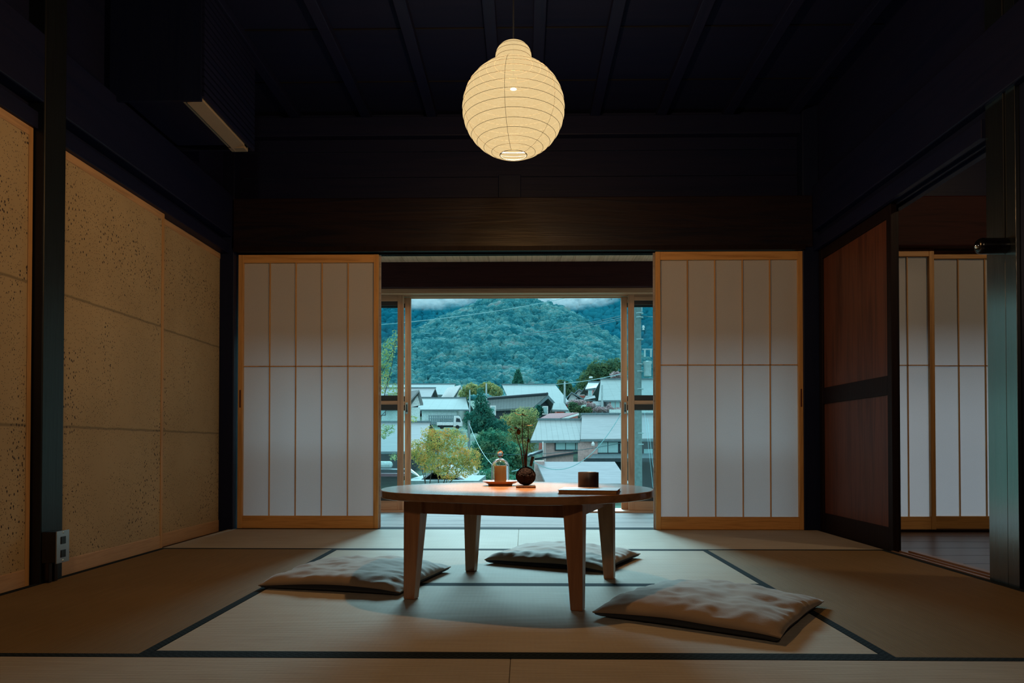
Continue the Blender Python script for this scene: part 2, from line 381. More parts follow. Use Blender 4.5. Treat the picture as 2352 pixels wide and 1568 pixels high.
# ================================================================== SETTING
struct('floor', MB().box(XL-.3, XR+.12, -1.6, YB+.05, -.12, -.035), 'dark')
struct('ceiling', MB().box(XL-.3, XR+.25, -1.6, YB+.1, ZC, ZC+.06), 'ceil')
jo = 0
for x in (-1.43, -.985, -.575, -.165, .075, .44, .85, 1.26, 1.66):
    jo += 1
    struct('trim_%d' % jo, MB().box(x-.03, x+.03, -1.5, YB+.02, ZC-.045, ZC-.002), 'dark_y', bevel=.004)
tn = [jo]
def trim(mb, mat, **k):
    tn[0] += 1; return struct('trim_%d' % tn[0], mb, mat, **k)
# board seams of the ceiling: shallow cross battens
for y in (3.05, 3.62, 4.15): trim(MB().box(XL, XR, y-.003, y+.003, ZC-.006, ZC-.001), 'blackhole')
# back wall above the great beam
mbw = MB()
for z0, z1 in ((2.04, 2.198), (2.202, 2.36), (2.364, 2.598)): mbw.box(XL-.1, XR+.12, YB+.04, YB+.09, z0, z1)
struct('wall_back', mbw, 'dark')
trim(MB().box(XL+.02, XR-.02, YB-.06, YB+.06, 1.724, 2.04), 'beam', bevel=.006)            # great beam
trim(MB().box(-.16, -.02, YB+.0, YB+.05, 2.04, 2.20), 'dark_z', bevel=.003)               # strut over the beam
trim(MB().box(XL-.1, XR+.12, YB-.02, YB+.06, 2.44, 2.56), 'dark', bevel=.004)
# upper and lower tracks of the screens
kt = MB().box(-1.79, 1.71, YB-.072, YB-.061, 1.706, 1.735)
kt.box(-1.79, 1.71, YB-.06, YB+.06, 1.7185, 1.724).box(-1.79, 1.71, YB+.022, YB+.030, 1.708, 1.7185).box(-1.79, 1.71, YB+.05, YB+.06, 1.708, 1.7185)
trim(kt, 'doorframe')
trim(MB().box(-1.83, 1.78, YB-.012, YB+.085, -.03, .0), 'border')
# corner posts
trim(MB().box(-1.95, -1.79, YB-.06, YB+.10, -.03, ZC), 'dark_z', bevel=.004)
trim(MB().box(1.702, 1.80, YB-.05, YB+.10, -.03, ZC), 'dark_z', bevel=.004)

# --- porch beyond the screens
struct('floor_porch', MB().box(-2.1, 4.4, YB+.085, 5.90, -.06, .0), 'engawa')
for y in (4.72, 4.84, 4.96, 5.08, 5.20, 5.32, 5.44, 5.56):
    trim(MB().box(-2.1, 4.4, y-.0012, y+.0012, -.001, .0004), 'spacer')
pc = MB(); x = -2.1
while x < 4.4:
    pc.box(x, x+.106, YB+.06, 5.60, 1.916, 1.94); x += .108
struct('ceiling_porch', pc, 'engceil')
trim(MB().box(-2.1, 4.4, 5.56, 5.72, 1.722, 1.916), 'redbeam', bevel=.005)                # dark beam over the window
struct('wall_porch_left', MB().box(-2.2, -2.1, YB+.1, 6.0, -.1, 2.1), 'engceil')
struct('wall_porch_right', MB().box(4.4, 4.5, YB+.1, 6.0, -.1, 2.1), 'engceil')
trim(MB().box(-2.1, 4.4, 5.72, 6.0, 1.742, 2.75), 'dark')
# window frame of the porch: head, sill, jambs
wf = empty('window_1', (-.07, 5.70, 0)); wf['kind'] = 'structure'
MB().box(-2.0, 1.9, 5.615, 5.88, 1.698, 1.722).box(-2.0, 1.9, 5.60, 5.64, 1.683, 1.722).build('window_head', 'win_x', wf, bevel=.003)
MB().box(-2.0, 1.9, 5.675, 5.69, 1.688, 1.698).box(-2.0, 1.9, 5.75, 5.765, 1.690, 1.698).box(-2.0, 1.9, 5.835, 5.85, 1.692, 1.698).build('window_track', 'win_x', wf)
MB().box(-2.0, 1.9, 5.62, 5.90, -.06, .012).build('window_sill', 'win_x', wf, bevel=.003)
MB().box(-2.1, -1.86, 5.62, 5.88, -.06, 1.742).build('jamb', 'win_z', wf, bevel=.003)
MB().box(1.76, 1.92, 5.62, 5.88, -.06, 1.742).build('jamb', 'win_z', wf, bevel=.003)
struct('window_2', MB().box(1.92, 4.4, 5.62, 5.88, 1.683, 1.742).box(1.92, 4.4, 5.62, 5.90, -.06, .012).box(3.1, 3.16, 5.66, 5.8, 0, 1.7), 'win_x')

def glass_door(x0, x1, y, hx, label):
    t = empty('glass_sliding_door', ((x0+x1)/2, y, 0), label, 'door', 'wooden glass doors of the porch')
    d = .036
    MB().box(x0, x0+.045, y, y+d, .012, 1.690).build('stile', 'win_z', t, bevel=.002)
    MB().box(x1-.045, x1, y, y+d, .012, 1.690).build('stile', 'win_z', t, bevel=.002)
    for n, a, b in (('top_rail', 1.645, 1.690), ('middle_rail', .835, .864), ('bottom_rail', .012, .083)):
        MB().box(x0+.045, x1-.045, y, y+d, a, b).build(n, 'win_x', t, bevel=.002)
    MB().box(x0+.045, x1-.045, y+.01, y+.026, 1.612, 1.645).box(x0+.045, x1-.045, y+.01, y+.026, .864, .906)\
        .box(x0+.045, x1-.045, y+.01, y+.026, .793, .835).box(x0+.045, x1-.045, y+.01, y+.026, .083, .118).build('glazing_strip', 'spacer', t)
    MB().box(x0+.04, x1-.04, y+.016, y+.020, .906, 1.612).build('glass_pane', 'glass', t)
    MB().box(x0+.04, x1-.04, y+.016, y+.020, .118, .793).build('glass_pane', 'glass', t)
    if hx:
        h = MB().box(hx-.010, hx+.010, y-.003, y+.001, .765, .855).build('latch_plate', 'galv', t, bevel=.002)
        MB().box(hx-.004, hx+.004, y-.005, y-.002, .785, .84).lathe((hx, y-.0045, .787), [(0, -.0015), (.007, -.0015), (.007, .0015), (0, .0015)], 12, 'y').build('latch', 'black', h)
    return t
glass_door(-1.90, -.946, 5.70, None, 'left glass sliding door nearest the room, its glass half hidden by the paper screen')
glass_door(-1.83, -.902, 5.79, -.932, 'left glass sliding door behind, showing its leading stile with a steel latch')
glass_door(.812, 1.76, 5.70, None, 'right glass sliding door nearest the room, with the concrete pole seen through it')
glass_door(.768, 1.70, 5.79, .797, 'right glass sliding door behind, showing its leading stile with a steel latch')

# ================================================================== TATAMI
def mat_(x0, x1, y0, y1, axis, label):
    c = ((x0+x1)/2, (y0+y1)/2, -.035)
    t = empty('tatami_mat', c, label, 'tatami mat', 'tatami mats on the floor')
    g, b = .0004, .027
    if axis == 'x':
        MB().box(x0+g, x1-g, y0+b, y1-b, -.035, 0).build('woven_surface', 'tat_x', t, bevel=.002)
        for a, e in ((y0+g, y0+b), (y1-b, y1-g)): MB().box(x0+g, x1-g, a, e, -.035, .0006).build('cloth_border', 'border', t)
    else:
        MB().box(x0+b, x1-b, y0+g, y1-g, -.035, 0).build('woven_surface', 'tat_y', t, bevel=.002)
        for a, e in ((x0+g, x0+b), (x1-b, x1-g)): MB().box(a, e, y0+g, y1-g, -.035, .0006).build('cloth_border', 'border', t)
xm0, xm1, ym = -.925, .875, -.033
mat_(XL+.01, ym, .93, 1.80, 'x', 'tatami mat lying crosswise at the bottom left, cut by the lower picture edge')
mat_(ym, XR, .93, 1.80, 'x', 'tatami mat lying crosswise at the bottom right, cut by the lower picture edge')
mat_(XL+.01, xm0, 1.80, 3.625, 'y', 'tatami mat running lengthwise along the speckled panels, weave sheen painted as a browner tone')
mat_(xm1, XR, 1.80, 3.625, 'y', 'tatami mat running lengthwise along the open doorway, weave sheen painted as a browner tone')
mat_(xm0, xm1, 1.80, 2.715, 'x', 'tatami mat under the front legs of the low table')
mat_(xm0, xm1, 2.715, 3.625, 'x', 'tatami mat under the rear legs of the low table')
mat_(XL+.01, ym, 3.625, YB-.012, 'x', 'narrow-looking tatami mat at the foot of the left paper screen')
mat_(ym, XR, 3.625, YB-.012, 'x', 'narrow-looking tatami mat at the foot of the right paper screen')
struct('floor_front', MB().box(XL, XR, -1.5, .93, -.03, 0), 'floorwood')

# ================================================================== SHOJI
def shoji(x0, x1, y, label, handle_side, split=.874, group='paper screens under the great beam', zt=1.704):
    t = empty('shoji_screen', ((x0+x1)/2, y, 0), label, 'paper screen', group)
    d = .028; s = .030
    MB().box(x0, x0+s, y, y+d, 0.001, zt).build('stile', 'hinoki_z', t, bevel=.0015)
    MB().box(x1-s, x1, y, y+d, 0.001, zt).build('stile', 'hinoki_z', t, bevel=.0015)
    MB().box(x0+s, x1-s, y+.002, y+d, zt-.05, zt).build('top_rail', 'hinoki_x', t, bevel=.0015)
    MB().box(x0+s, x1-s, y+.002, y+d, .001, .078).build('bottom_rail', 'hinoki_x', t, bevel=.0015)
    L = MB(); n = 5; w = (x1-x0-2*s)/n; zc = .514+ (zt-.514)*.43
    for i in range(1, n):
        xx = x0+s+w*i; L.box(xx-.003, xx+.003, y+.012, y+.022, .078, zt-.05)
    L.box(x0+s, x1-s, y+.012, y+.022, 1.005, 1.011); L.build('lattice', 'hinoki_z', t)
    MB().box(x0+s-.004, x1-s+.004, y+.0222, y+.0230, .074, zt-.046).build('paper', 'paper', t)
    if handle_side:
        hx = x0+.015 if handle_side < 0 else x1-.015
        MB().box(hx-.005, hx+.005, y-.0012, y+.001, .75, .86).build('finger_pull', 'door', t, bevel=.003)
    return t
t = shoji(-1.782, -.905, YB-.01, 'paper screen left of the open window', -1)
MB().box(-.9045, -.894, YB+.016, YB+.024, .001, 1.704).build('edge_strip', 'engawa', t)
t = shoji(.806, 1.706, YB-.05+.01, 'paper screen right of the open window', 1)
MB().box(.795, .8055, YB-.014, YB-.006, .001, 1.704).build('edge_strip', 'engawa', t)
# right room screens, on the same line
shoji(1.82, 2.520, YB-.005, 'paper screen seen through the doorway, its left part hidden by the door', 0, group='paper screens in the next room', zt=1.728)
shoji(2.500, 3.38, YB+.03, 'paper screen seen through the doorway beside the dark polished post', 0, group='paper screens in the next room', zt=1.722)
shoji(3.36, 4.24, YB-.005, 'paper screen of the next room hidden beyond the polished post', 0, group='paper screens in the next room', zt=1.728)

# ================================================================== LEFT WALL
def fusuma(y0, y1, x, label, mfar='fus_z'):
    t = empty('sliding_panel', (x, (y0+y1)/2, 0), label, 'sliding panel', 'speckled sliding panels of the left wall')
    MB().box(x-.022, x-.004, y0+.02, y1-.02, .05, 1.675).build('speckled_paper', 'fusuma', t)
    for a, b in ((y0, y0+.022), (y1-.022, y1)): MB().box(x-.026, x, a, b, -.012, 1.70).build('stile', 'fus_z', t, bevel=.002)
    MB().box(x-.026, x-.001, y0+.022, y1-.022, 1.665, 1.70).build('top_rail', 'fus_y', t, bevel=.002)
    MB().box(x-.026, x-.001, y0+.022, y1-.022, -.012, .058).build('bottom_rail', 'fus_y', t, bevel=.002)
    return t
fusuma(1.78, 2.690, -1.834, 'speckled tan sliding panel cut by the left picture edge, left of the dark post').children
fusuma(2.81, 3.705, -1.842, 'large speckled tan sliding panel right of the dark post with the socket')
fusuma(3.66, 4.515, -1.874, 'speckled tan sliding panel in the far left corner by the paper screen')

trim(MB().box(-1.93, -1.797, 2.697, 2.826, -.035, ZC), 'polish2', bevel=.004)
trim(MB().box(-1.93, XL+.012, -1.5, YB-.03, -.035, -.012), 'doorframe', bevel=.002)
trim(MB().box(-1.95, -1.905, -1.5, YB, -.035, 1.76), 'dark_z')
trim(MB().box(-1.93, -1.822, 1.0, YB-.05, 1.70, 1.765), 'dark_y', bevel=.003)
trim(MB().box(-1.93, -1.800, -1.5, YB-.05, 1.80, 2.06), 'dark_y', bevel=.006)
struct('wall_left', MB().box(-1.98, -1.86, -1.6, YB+.1, 1.76, ZC).box(-1.98, -1.84, -1.6, 1.78, -.035, 1.76), 'dark_y')
# socket on the post
t = empty('power_socket', (-1.767, 2.735, .08), 'double power socket with grey metal plate on a black box at the post foot', 'power socket')
MB().box(-1.797, -1.742, 2.700, 2.772, .076, .192).build('mounting_box', 'black', t, bevel=.003)
sp_ = MB().box(-1.742, -1.738, 2.698, 2.774, .074, .194).build('face_plate', 'steel', t, bevel=.001)
for z in (.158, .108):
    q = MB().box(-1.738, -1.7355, 2.722, 2.750, z-.014, z+.014).build('outlet', 'blackhole', sp_, bevel=.001)
for z in (.187, .082): MB().lathe((-1.738, 2.736, z), [(.0035, 0), (.0035, .0015), (0, .002)], 10, 'x').build('screw', 'chrome', sp_)
MB().box(-1.797, -1.775, 2.712, 2.732, .0012, .076).box(-1.797, -1.775, 2.745, 2.765, .0012, .076).build('wiring_cover', 'black', t, bevel=.002)

# air conditioner in a slatted box
t = empty('air_conditioner', (-1.56, 3.45, 2.03), 'air conditioner in a dark slatted box high on the left wall, pale underside strip', 'air conditioner')
b = MB().box(-1.83, -1.425, 3.18, 3.195, 2.035, ZC-.05)
b.build('side_board', 'dark_z', t)
MB().box(-1.83, -1.425, 3.72+.06, 3.735+.06, 2.06, ZC-.05).build('side_board', 'dark_z', t)
sl = MB()
z = 2.055
while z < 2.53: sl.box(-1.425, -1.412, 3.185, 3.79, z, z+.022); z += .031
sl.build('slat_front', 'dark_y', t)
ub = MB()
ub.add([(-1.495, 3.20, 2.032), (-1.43, 3.20, 2.046), (-1.43, 3.74, 2.046), (-1.495, 3.74, 2.032), (-1.495, 3.20, 2.07), (-1.43, 3.20, 2.07), (-1.43, 3.74, 2.07), (-1.495, 3.74, 2.07)],
       [(3, 2, 1, 0), (4, 5, 6, 7), (0, 1, 5, 4), (1, 2, 6, 5), (2, 3, 7, 6), (3, 0, 4, 7)])
ub.box(-1.513, -1.503, 3.20, 3.69, 2.036, 2.045).box(-1.513, -1.43, 3.695, 3.745, 2.034, 2.06)
ub.build('underside', 'ac', t, bevel=.002)
MB().box(-1.80, -1.43, 3.20, 3.75, 2.071, 2.36).build('casing', 'dark_y', t, bevel=.004)

# ================================================================== RIGHT WALL
def itado(y0, y1, x, label):
    t = empty('wooden_sliding_door', (x, (y0+y1)/2, 0), label, 'door', 'wooden sliding doors of the right wall')
    for a, b in ((y0, y0+.045), (y1-.045, y1)): MB().box(x, x+.03, a, b, -.01, 1.70).build('stile', 'doorframe', t, bevel=.002)
    for a, b in ((-.01, .11), (.765, .86), (1.64, 1.70)): MB().box(x+.001, x+.03, y0+.045, y1-.045, a, b).build('rail', 'doorframe', t, bevel=.002)
    for a, b in ((.11, .765), (.86, 1.64)): MB().box(x+.012, x+.02, y0+.04, y1-.04, a-.005, b+.005).build('wood_panel', 'door', t)
itado(3.60, 4.475, 1.795, 'reddish wooden sliding door with two panels beside the right paper screen')
itado(3.66, 4.46, 1.835, 'dark sliding door stacked behind the reddish one, only its near edge showing')
trim(MB().box(1.785, 1.90, 2.838, YB-.05, -.035, -.01).box(1.785, 1.795, 2.838, 3.6, -.01, .003).box(1.825, 1.833, 2.838, 3.6, -.01, .003).box(1.868, 1.90, 2.838, 3.6, -.01, .003), 'sill')
kr = MB().box(1.765, 1.79, 2.838, YB-.05, 1.70, 1.775).box(1.79, 1.90, 2.838, YB-.05, 1.715, 1.775).box(1.825, 1.833, 2.838, YB-.05, 1.70, 1.716).box(1.868, 1.90, 2.838, YB-.05, 1.70, 1.716)
trim(kr, 'dark_y', bevel=.002)
trim(MB().box(1.76, 1.88, -1.5, YB-.05, 1.82, 2.10), 'dark_y', bevel=.006)
struct('wall_right', MB().box(1.80, 1.88, -1.6, YB+.1, 1.775, ZC).box(1.815, 1.88, -1.6, 2.0, -.035, 1.8), 'dark_y')
trim(MB().box(1.780, 1.90, 2.668, 2.728, -.035, ZC), 'polish', bevel=.0008)
trim(MB().box(1.781, 1.90, 2.731, 2.838, -.035, ZC), 'polish', bevel=.0008)
trim(MB().box(1.795, 1.90, 2.60, 2.667, -.035, ZC), 'dark_z', bevel=.003)
trim(MB().box(1.81, 1.85, 1.9, 2.60, -.01, 1.76), 'doorframe', bevel=.003)
# rotary switch
t = empty('wall_switch', (1.74, 2.728, 1.235), 'black round switch with a shiny tip sticking out of the polished post', 'switch')
zc_ = 1.252
MB().lathe((1.779, 2.728, zc_), [(0, 0), (.030, 0), (.030, -.085), (.0275, -.095), (.022, -.101), (.0135, -.103), (.0135, -.098), (.0, -.098)], 28, 'x').build('switch_body', 'black', t, smooth=True)
MB().lathe((1.681, 2.728, zc_), [(.012, 0), (.012, -.004), (.008, -.010), (0, -.013)], 20, 'x').build('switch_tip', 'chrome', t, smooth=True)
MB().tube([(1.777, 2.7275, 1.28), (1.777, 2.7275, 2.2), (1.777, 2.7275, ZC-.05)], .0022, 6).build('wire', 'cord', t)

# next room
t = empty('assumed_ceiling_lamp', (3.2, 2.4, 2.2), 'assumed small ceiling lamp added in the next room, out of sight beyond the polished post', 'ceiling lamp')  # assumed lamp, never in view, added to warm the next-room screens and rails
MB().lathe((3.2, 2.4, 2.42), [(0, .18), (.07, .17), (.10, .10), (.17, .02), (.16, 0), (.09, .08), (0, .15)], 24).build('unseen_lamp_shade', 'coaster', t)  # shade modelled around the assumed next-room light
nl = bpy.data.lights.new('assumed_next_room_bulb', 'POINT'); nl.energy = 34; nl.color = (1, .70, .40); nl.shadow_soft_size = .04  # added warm light of the assumed lamp
no = bpy.data.objects.new('assumed_next_room_bulb', nl); COL.objects.link(no); no.parent = t; no.location = (0, 0, .20)
struct('floor_next_room', MB().box(1.90, 4.5, -.5, YB+.06, -.10, -.012), 'floorwood')
for y in (3.05, 3.3, 3.55, 3.8, 4.05, 4.3): trim(MB().box(1.90, 4.4, y-.0015, y+.0015, -.013, -.0115), 'blackhole')
struct('ceiling_next_room', MB().box(1.88, 4.5, -.5, YB+.1, ZC, ZC+.05), 'ceil')
struct('wall_next_room', MB().box(4.45, 4.5, -.5, YB+.1, -.1, ZC).box(1.88, 4.5, YB+.05, YB+.10, 2.03, ZC).box(1.9, 4.5, -.5, -.45, -.1, ZC), 'dark')
trim(MB().box(1.90, 4.4, YB-.06, YB+.09, 1.724, 2.035), 'redbeam', bevel=.01)
trim(MB().box(1.90, 4.4, YB-.02, YB+.09, -.012, .0), 'doorframe')
t = empty('unseen_fill_lamp', (.2, -1.0, 1.95), 'added round fill lamp behind the camera in the front room, out of sight', 'pendant lamp')  # added fill light with a shade, unseen, warms table legs and mats
MB().tube([(.2, -1.0, 2.2), (.2, -1.0, ZC)], .003, 6).build('cord', 'cord', t)  # cord of the added fill lamp, unseen
MB().lathe((.2, -1.0, 2.2), [(.20, 0), (.14, .05), (.02, .09), (.018, .09), (.13, .045), (.19, 0)], 28).build('unseen_lamp_shade', 'coaster', t)  # shade of the added fill lamp, unseen
pl = bpy.data.lights.new('front_fill_light', 'POINT'); pl.energy = 52; pl.color = (1, .74, .48); pl.shadow_soft_size = .12
po = bpy.data.objects.new('front_fill_light', pl); COL.objects.link(po); po.parent = t; po.location = (0, 0, .0)
struct('wall_front', MB().box(XL-.15, XR+.15, -1.65, -1.6, -.1, ZC), 'dark')

# ================================================================== LANTERN
LX, LY, LZ = -.040, 2.73, 1.777
t = empty('paper_lantern', (LX, LY, 1.60), 'glowing gourd-shaped paper pendant lantern over the low table', 'pendant lamp')
A_, B_ = .1905, .180
th0, th1 = -math.acos(.0495/A_), math.acos(.071/A_)
NB = 14
prof, ringp = [], []
for i in range(NB+1):
    a = th0+(th1-th0)*i/NB
    ringp.append((A_*math.cos(a), LZ+B_*math.sin(a)))
neck = [(.0665, 1.965), (.066, 1.985), (.058, 2.004), (.040, 2.020), (.018, 2.028)]
ringp += neck
for i in range(len(ringp)-1):
    (r0, z0), (r1, z1) = ringp[i], ringp[i+1]
    L_ = math.hypot(r1-r0, z1-z0); nx, nz = (z1-z0)/L_, -(r1-r0)/L_
    if i == NB: nx, nz = 0, 0
    for k in range(6):
        s_ = k/6; bl = math.sin(PI*s_)*L_*.075
        prof.append((r0+(r1-r0)*s_+nx*bl, z0+(z1-z0)*s_+nz*bl))
prof.append(ringp[-1])
mb = MB(); n = 72; vs = [(LX+r*math.cos(2*PI*k/n), LY+r*math.sin(2*PI*k/n), z) for r, z in prof for k in range(n)]
mb.add(vs, [(i*n+k, i*n+(k+1) % n, (i+1)*n+(k+1) % n, (i+1)*n+k) for i in range(len(prof)-1) for k in range(n)])
mb.build('paper_shade', 'washi', t, smooth=True, sharp=80)
rb = MB()
for i, (r, z) in enumerate(ringp[:-1]):
    pts = [(LX+(r+.0006)*math.cos(2*PI*k/60), LY+(r+.0006)*math.sin(2*PI*k/60), z) for k in range(61)]
    rb.tube(pts, .0016 if i == 0 else .0007, 5)
rb.build('bamboo_ribs', 'rib', t, smooth=True)
sm = MB()
for k in range(6):
    a = 2*PI*k/6-1.72
    sm.tube([(LX+(r+.0008)*math.cos(a), LY+(r+.0008)*math.sin(a), z) for r, z in prof[:NB*6+1]], .0006, 4)
sm.build('paper_seam', 'rib', t)
MB().tube([(LX-.05, LY-.012, 1.606), (LX+.05, LY-.012, 1.606)], .0011, 5).tube([(LX-.046, LY-.02, 1.602), (LX-.036, LY-.004, 1.612)], .0022, 6).tube([(LX+.046, LY-.02, 1.602), (LX+.036, LY-.004, 1.612)], .0022, 6).build('wire_stretcher', 'rib', t)
MB().tube([(LX, LY, 1.86), (LX, LY, ZC-.002)], .0028, 8).lathe((LX, LY, ZC-.03), [(0, 0), (.03, .004), (.035, .03)], 20).build('cord', 'cord', t)
MB().lathe((LX, LY, 1.852), [(.012, 0), (.013, .02), (.010, .045), (0, .047)], 16).build('lamp_holder', 'rib', t)
ld = bpy.data.lights.new('lantern_bulb', 'POINT'); ld.energy = LAMP_W; ld.color = (1, .74, .47); ld.shadow_soft_size = .017
lo = bpy.data.objects.new('lantern_bulb', ld); COL.objects.link(lo); lo.parent = t; lo.location = (0, 0, 1.825-1.60)

# ================================================================== TABLE
TC, TA = Vector((-.025, 2.654, 0)), math.radians(-16.6)
def tr(x, y, z): return (TC.x+x*math.cos(TA)-y*math.sin(TA), TC.y+x*math.sin(TA)+y*math.cos(TA), z)
t = empty('low_table', TC, 'low rounded wooden table with four tapered legs in the middle of the room', 'table')
def outline(inset, n=128, e=2.35):
    out = []
    for k in range(n):
        a = 2*PI*k/n; c, s_ = math.cos(a), math.sin(a)
        r = .483+.006*math.sin(2*a+.4)
        den = -(s_+.073*c)/.4222          # straight front side: y = -.4222 - .073 x
        if den > 0: r = (r**-18+den**18)**(-1/18)
        r -= inset
        out.append((r*c, r*s_))
    return out
mb = MB(); lay = [(.005, .3340), (.0015, .3355), (0, .339), (0, .356), (.001, .3588), (.0035, .3600)]; n = 128
vs = [tr(x, y, z) for ins, z in lay for x, y in outline(ins)]
mb.add(vs, [(i*n+k, i*n+(k+1) % n, (i+1)*n+(k+1) % n, (i+1)*n+k) for i in range(len(lay)-1) for k in range(n)]+[tuple(range(n))[::-1], tuple(range(5*n, 6*n))])
mb.build('tabletop', 'table', t, smooth=True, sharp=16)
for sx in (-1, 1):
    for sy in (-1, 1):
        o, wt, wb = .305, .064, .039
        def sq(w, z): 
            x0, x1 = o-w, o; return [tr(sx*a, sy*b, z) for a, b in ((x0, x0), (x1, x0), (x1, x1), (x0, x1))]
        MB().hexa(sq(wb, 0.0005)+sq(wt, .3335)).build('leg', 'leg', t, bevel=.003)
for k in range(4):
    q = []
    for z in (.286, .3335):
        for a, b in ((-.245, .262), (.245, .262), (.245, .284), (-.245, .284)):
            x, y = [(a, -b), (b, a), (a, b), (-b, a)][k]; q.append(tr(x, y, z))
    MB().hexa(q).build('apron', 'leg', t, bevel=.001)
ZT = .3603
# candle dish
px, py = -.092, 2.815
t = empty('wooden_dish', (px, py, ZT), 'round dark wooden dish on the table under the glass dome', 'dish')
MB().lathe((px, py, ZT), [(0, 0), (.046, 0), (.047, .006), (.060, .010), (.068, .0165), (.068, .0185), (.055, .0155), (.04, .014), (0, .014)], 56).build('dish_body', 'plate', t, smooth=True)
t = empty('candle', (px+.0, py, ZT+.0142), 'thick amber pillar candle inside the glass dome', 'candle')
MB().lathe((px, py, ZT+.0142), [(0, 0), (.0232, 0), (.0234, .003), (.0234, .060), (.022, .0625), (.006, .061), (0, .061)], 40).build('wax', 'candle', t, smooth=True)
MB().tube([(px, py, ZT+.074), (px+.001, py, ZT+.084)], .0008, 5).build('wick', 'cord', t)
t = empty('glass_dome', (px, py, ZT+.0157), 'clear glass bell dome with a bud-shaped knob over the amber candle', 'glass dome')
zb = ZT+.0157
outer = [(.0345, 0), (.0345, .058)]+[(.0345*math.cos(a), .058+.030*math.sin(a)) for a in [PI/2*i/10 for i in range(1, 10)]]
outer += [(.005, .0885), (.0045, .091), (.0075, .094), (.011, .099), (.0125, .105), (.010, .112), (.005, .119), (.0008, .123)]
inner = [(.0008, .0864)]+[((.0345-.0018)*math.cos(a), .058+.0284*math.sin(a)) for a in [PI/2*i/10 for i in range(9, 0, -1)]]+[(.0327, .058), (.0327, 0)]
g = MB(); full = outer[:11]+[(.0001, .0882)]+[(.0001, .0866)]+inner[1:]
g.lathe((px, py, zb), full, 48, closed=True); g.build('dome_shell', 'dome', t, smooth=True, sharp=60)
MB().lathe((px, py, zb), [(0, .0884), (.0055, .0886), (.0045, .091), (.0075, .094), (.011, .099), (.0125, .105), (.010, .112), (.005, .119), (0, .123)], 9).build('knob', 'dome', t)
# moss ball plant
kx, ky = .006, 2.70
t = empty('clay_tile', (kx, ky-.01, ZT), 'small flat brown tile under the moss ball plant', 'tile')
MB().box(kx-.036, kx+.036, ky-.046, ky+.030, ZT, ZT+.0075).build('tile_body', 'slab', t, bevel=.0015)
bpy.data.objects['tile_body'].name = 'slab'
t = empty('moss_ball_plant', (kx, ky, ZT+.0076), 'dark moss ball with thin stems and round leaves standing on a brown tile', 'potted plant')
bm = bmesh.new(); bmesh.ops.create_icosphere(bm, subdivisions=5, radius=1)
mb = MB()
vs = []
for v in bm.verts:
    d = v.co.normalized(); nn = noise.noise(d*14)*.05+noise.noise(d*40)*.07
    p = d*(.036*(1+nn)); p.z *= .95 if p.z > 0 else .93
    vs.append((kx+p.x, ky+p.y, ZT+.0076+.0335+p.z))
mb.add(vs, [tuple(v.index for v in f.verts) for f in bm.faces]); bm.free()
mb.build('moss_ball', 'moss', t)
top = ZT+.0076+.064
D = 2.70
def K(x, y): p = at(x, y, D); return p
stems = [[(1206, 1078), (1203, 1040), (1200, 1010), (1200, 985), (1200, 958)], [(1203, 1078), (1197, 1035), (1189, 1008), (1182, 988)],
         [(1207, 1078), (1206, 1040), (1206, 1012)], [(1209, 1078), (1210, 1040), (1213, 1005), (1214, 982)], [(1208, 1078), (1208, 1045), (1211, 1022), (1213, 1012)]]
stm = MB()
for i, s_ in enumerate(stems):
    pts = [K(*q) for q in s_]; pts = [Vector((p.x, p.y+(.006*(i-2))*(j/len(pts)), p.z)) for j, p in enumerate(pts)]
    stm.tube(pts, .0024, 6, .0010)
stm.build('stems', 'stem', t, smooth=True)
pts = [K(1200, 1014), K(1200, 990), K(1201, 965)]
def leaf(pxx, pyy, w, tilt, yaw, roll=0):
    c = K(pxx, pyy); m = MB(); n = 14
    mt = Matrix.Rotation(yaw, 3, 'Z') @ Matrix.Rotation(tilt, 3, 'Y') @ Matrix.Rotation(roll, 3, 'X')
    ring = []
    for k in range(n):
        a = 2*PI*k/n; r = w/2; x = r*math.cos(a)*1.15; y = r*math.sin(a)*.85
        ring.append(c+mt @ Vector((x, y, .0022*math.cos(2*a)+.001)))
    vs = [c-mt @ Vector((0, 0, .001))]+ring; vs += [v-mt @ Vector((0, 0, .0007)) for v in vs]
    fs = [(0, 1+k, 1+(k+1) % n) for k in range(n)]+[(n+1, n+2+(k+1) % n, n+2+k) for k in range(n)]+[(1+k, n+2+k, n+2+(k+1) % n, 1+(k+1) % n) for k in range(n)]
    m.add(vs, fs).build('leaf', 'leafd', t, smooth=True)
for a in ((1190, 951, .026, .25, 0, .12), (1205, 953, .022, .30, .4, 0), (1214, 976, .030, .12, 0, .15), (1181, 979, .022, .45, .2, .1), (1187, 984, .020, .12, 1, .05),
          (1177, 987, .016, .5, .3, 0), (1191, 992, .019, 1.35, PI/2-.1, 0), (1200, 984, .026, .0, 0, .1), (1206, 1005, .026, .18, 0, .05), (1214, 1012, .013, 1.2, 1.3, 0), (1195, 977, .014, .6, .1, 0)):
    leaf(*a)
MB().tube([K(1219, 1070), K(1224, 1048)], .0052, 10, .0058).build('cut_stem', 'cord', t)
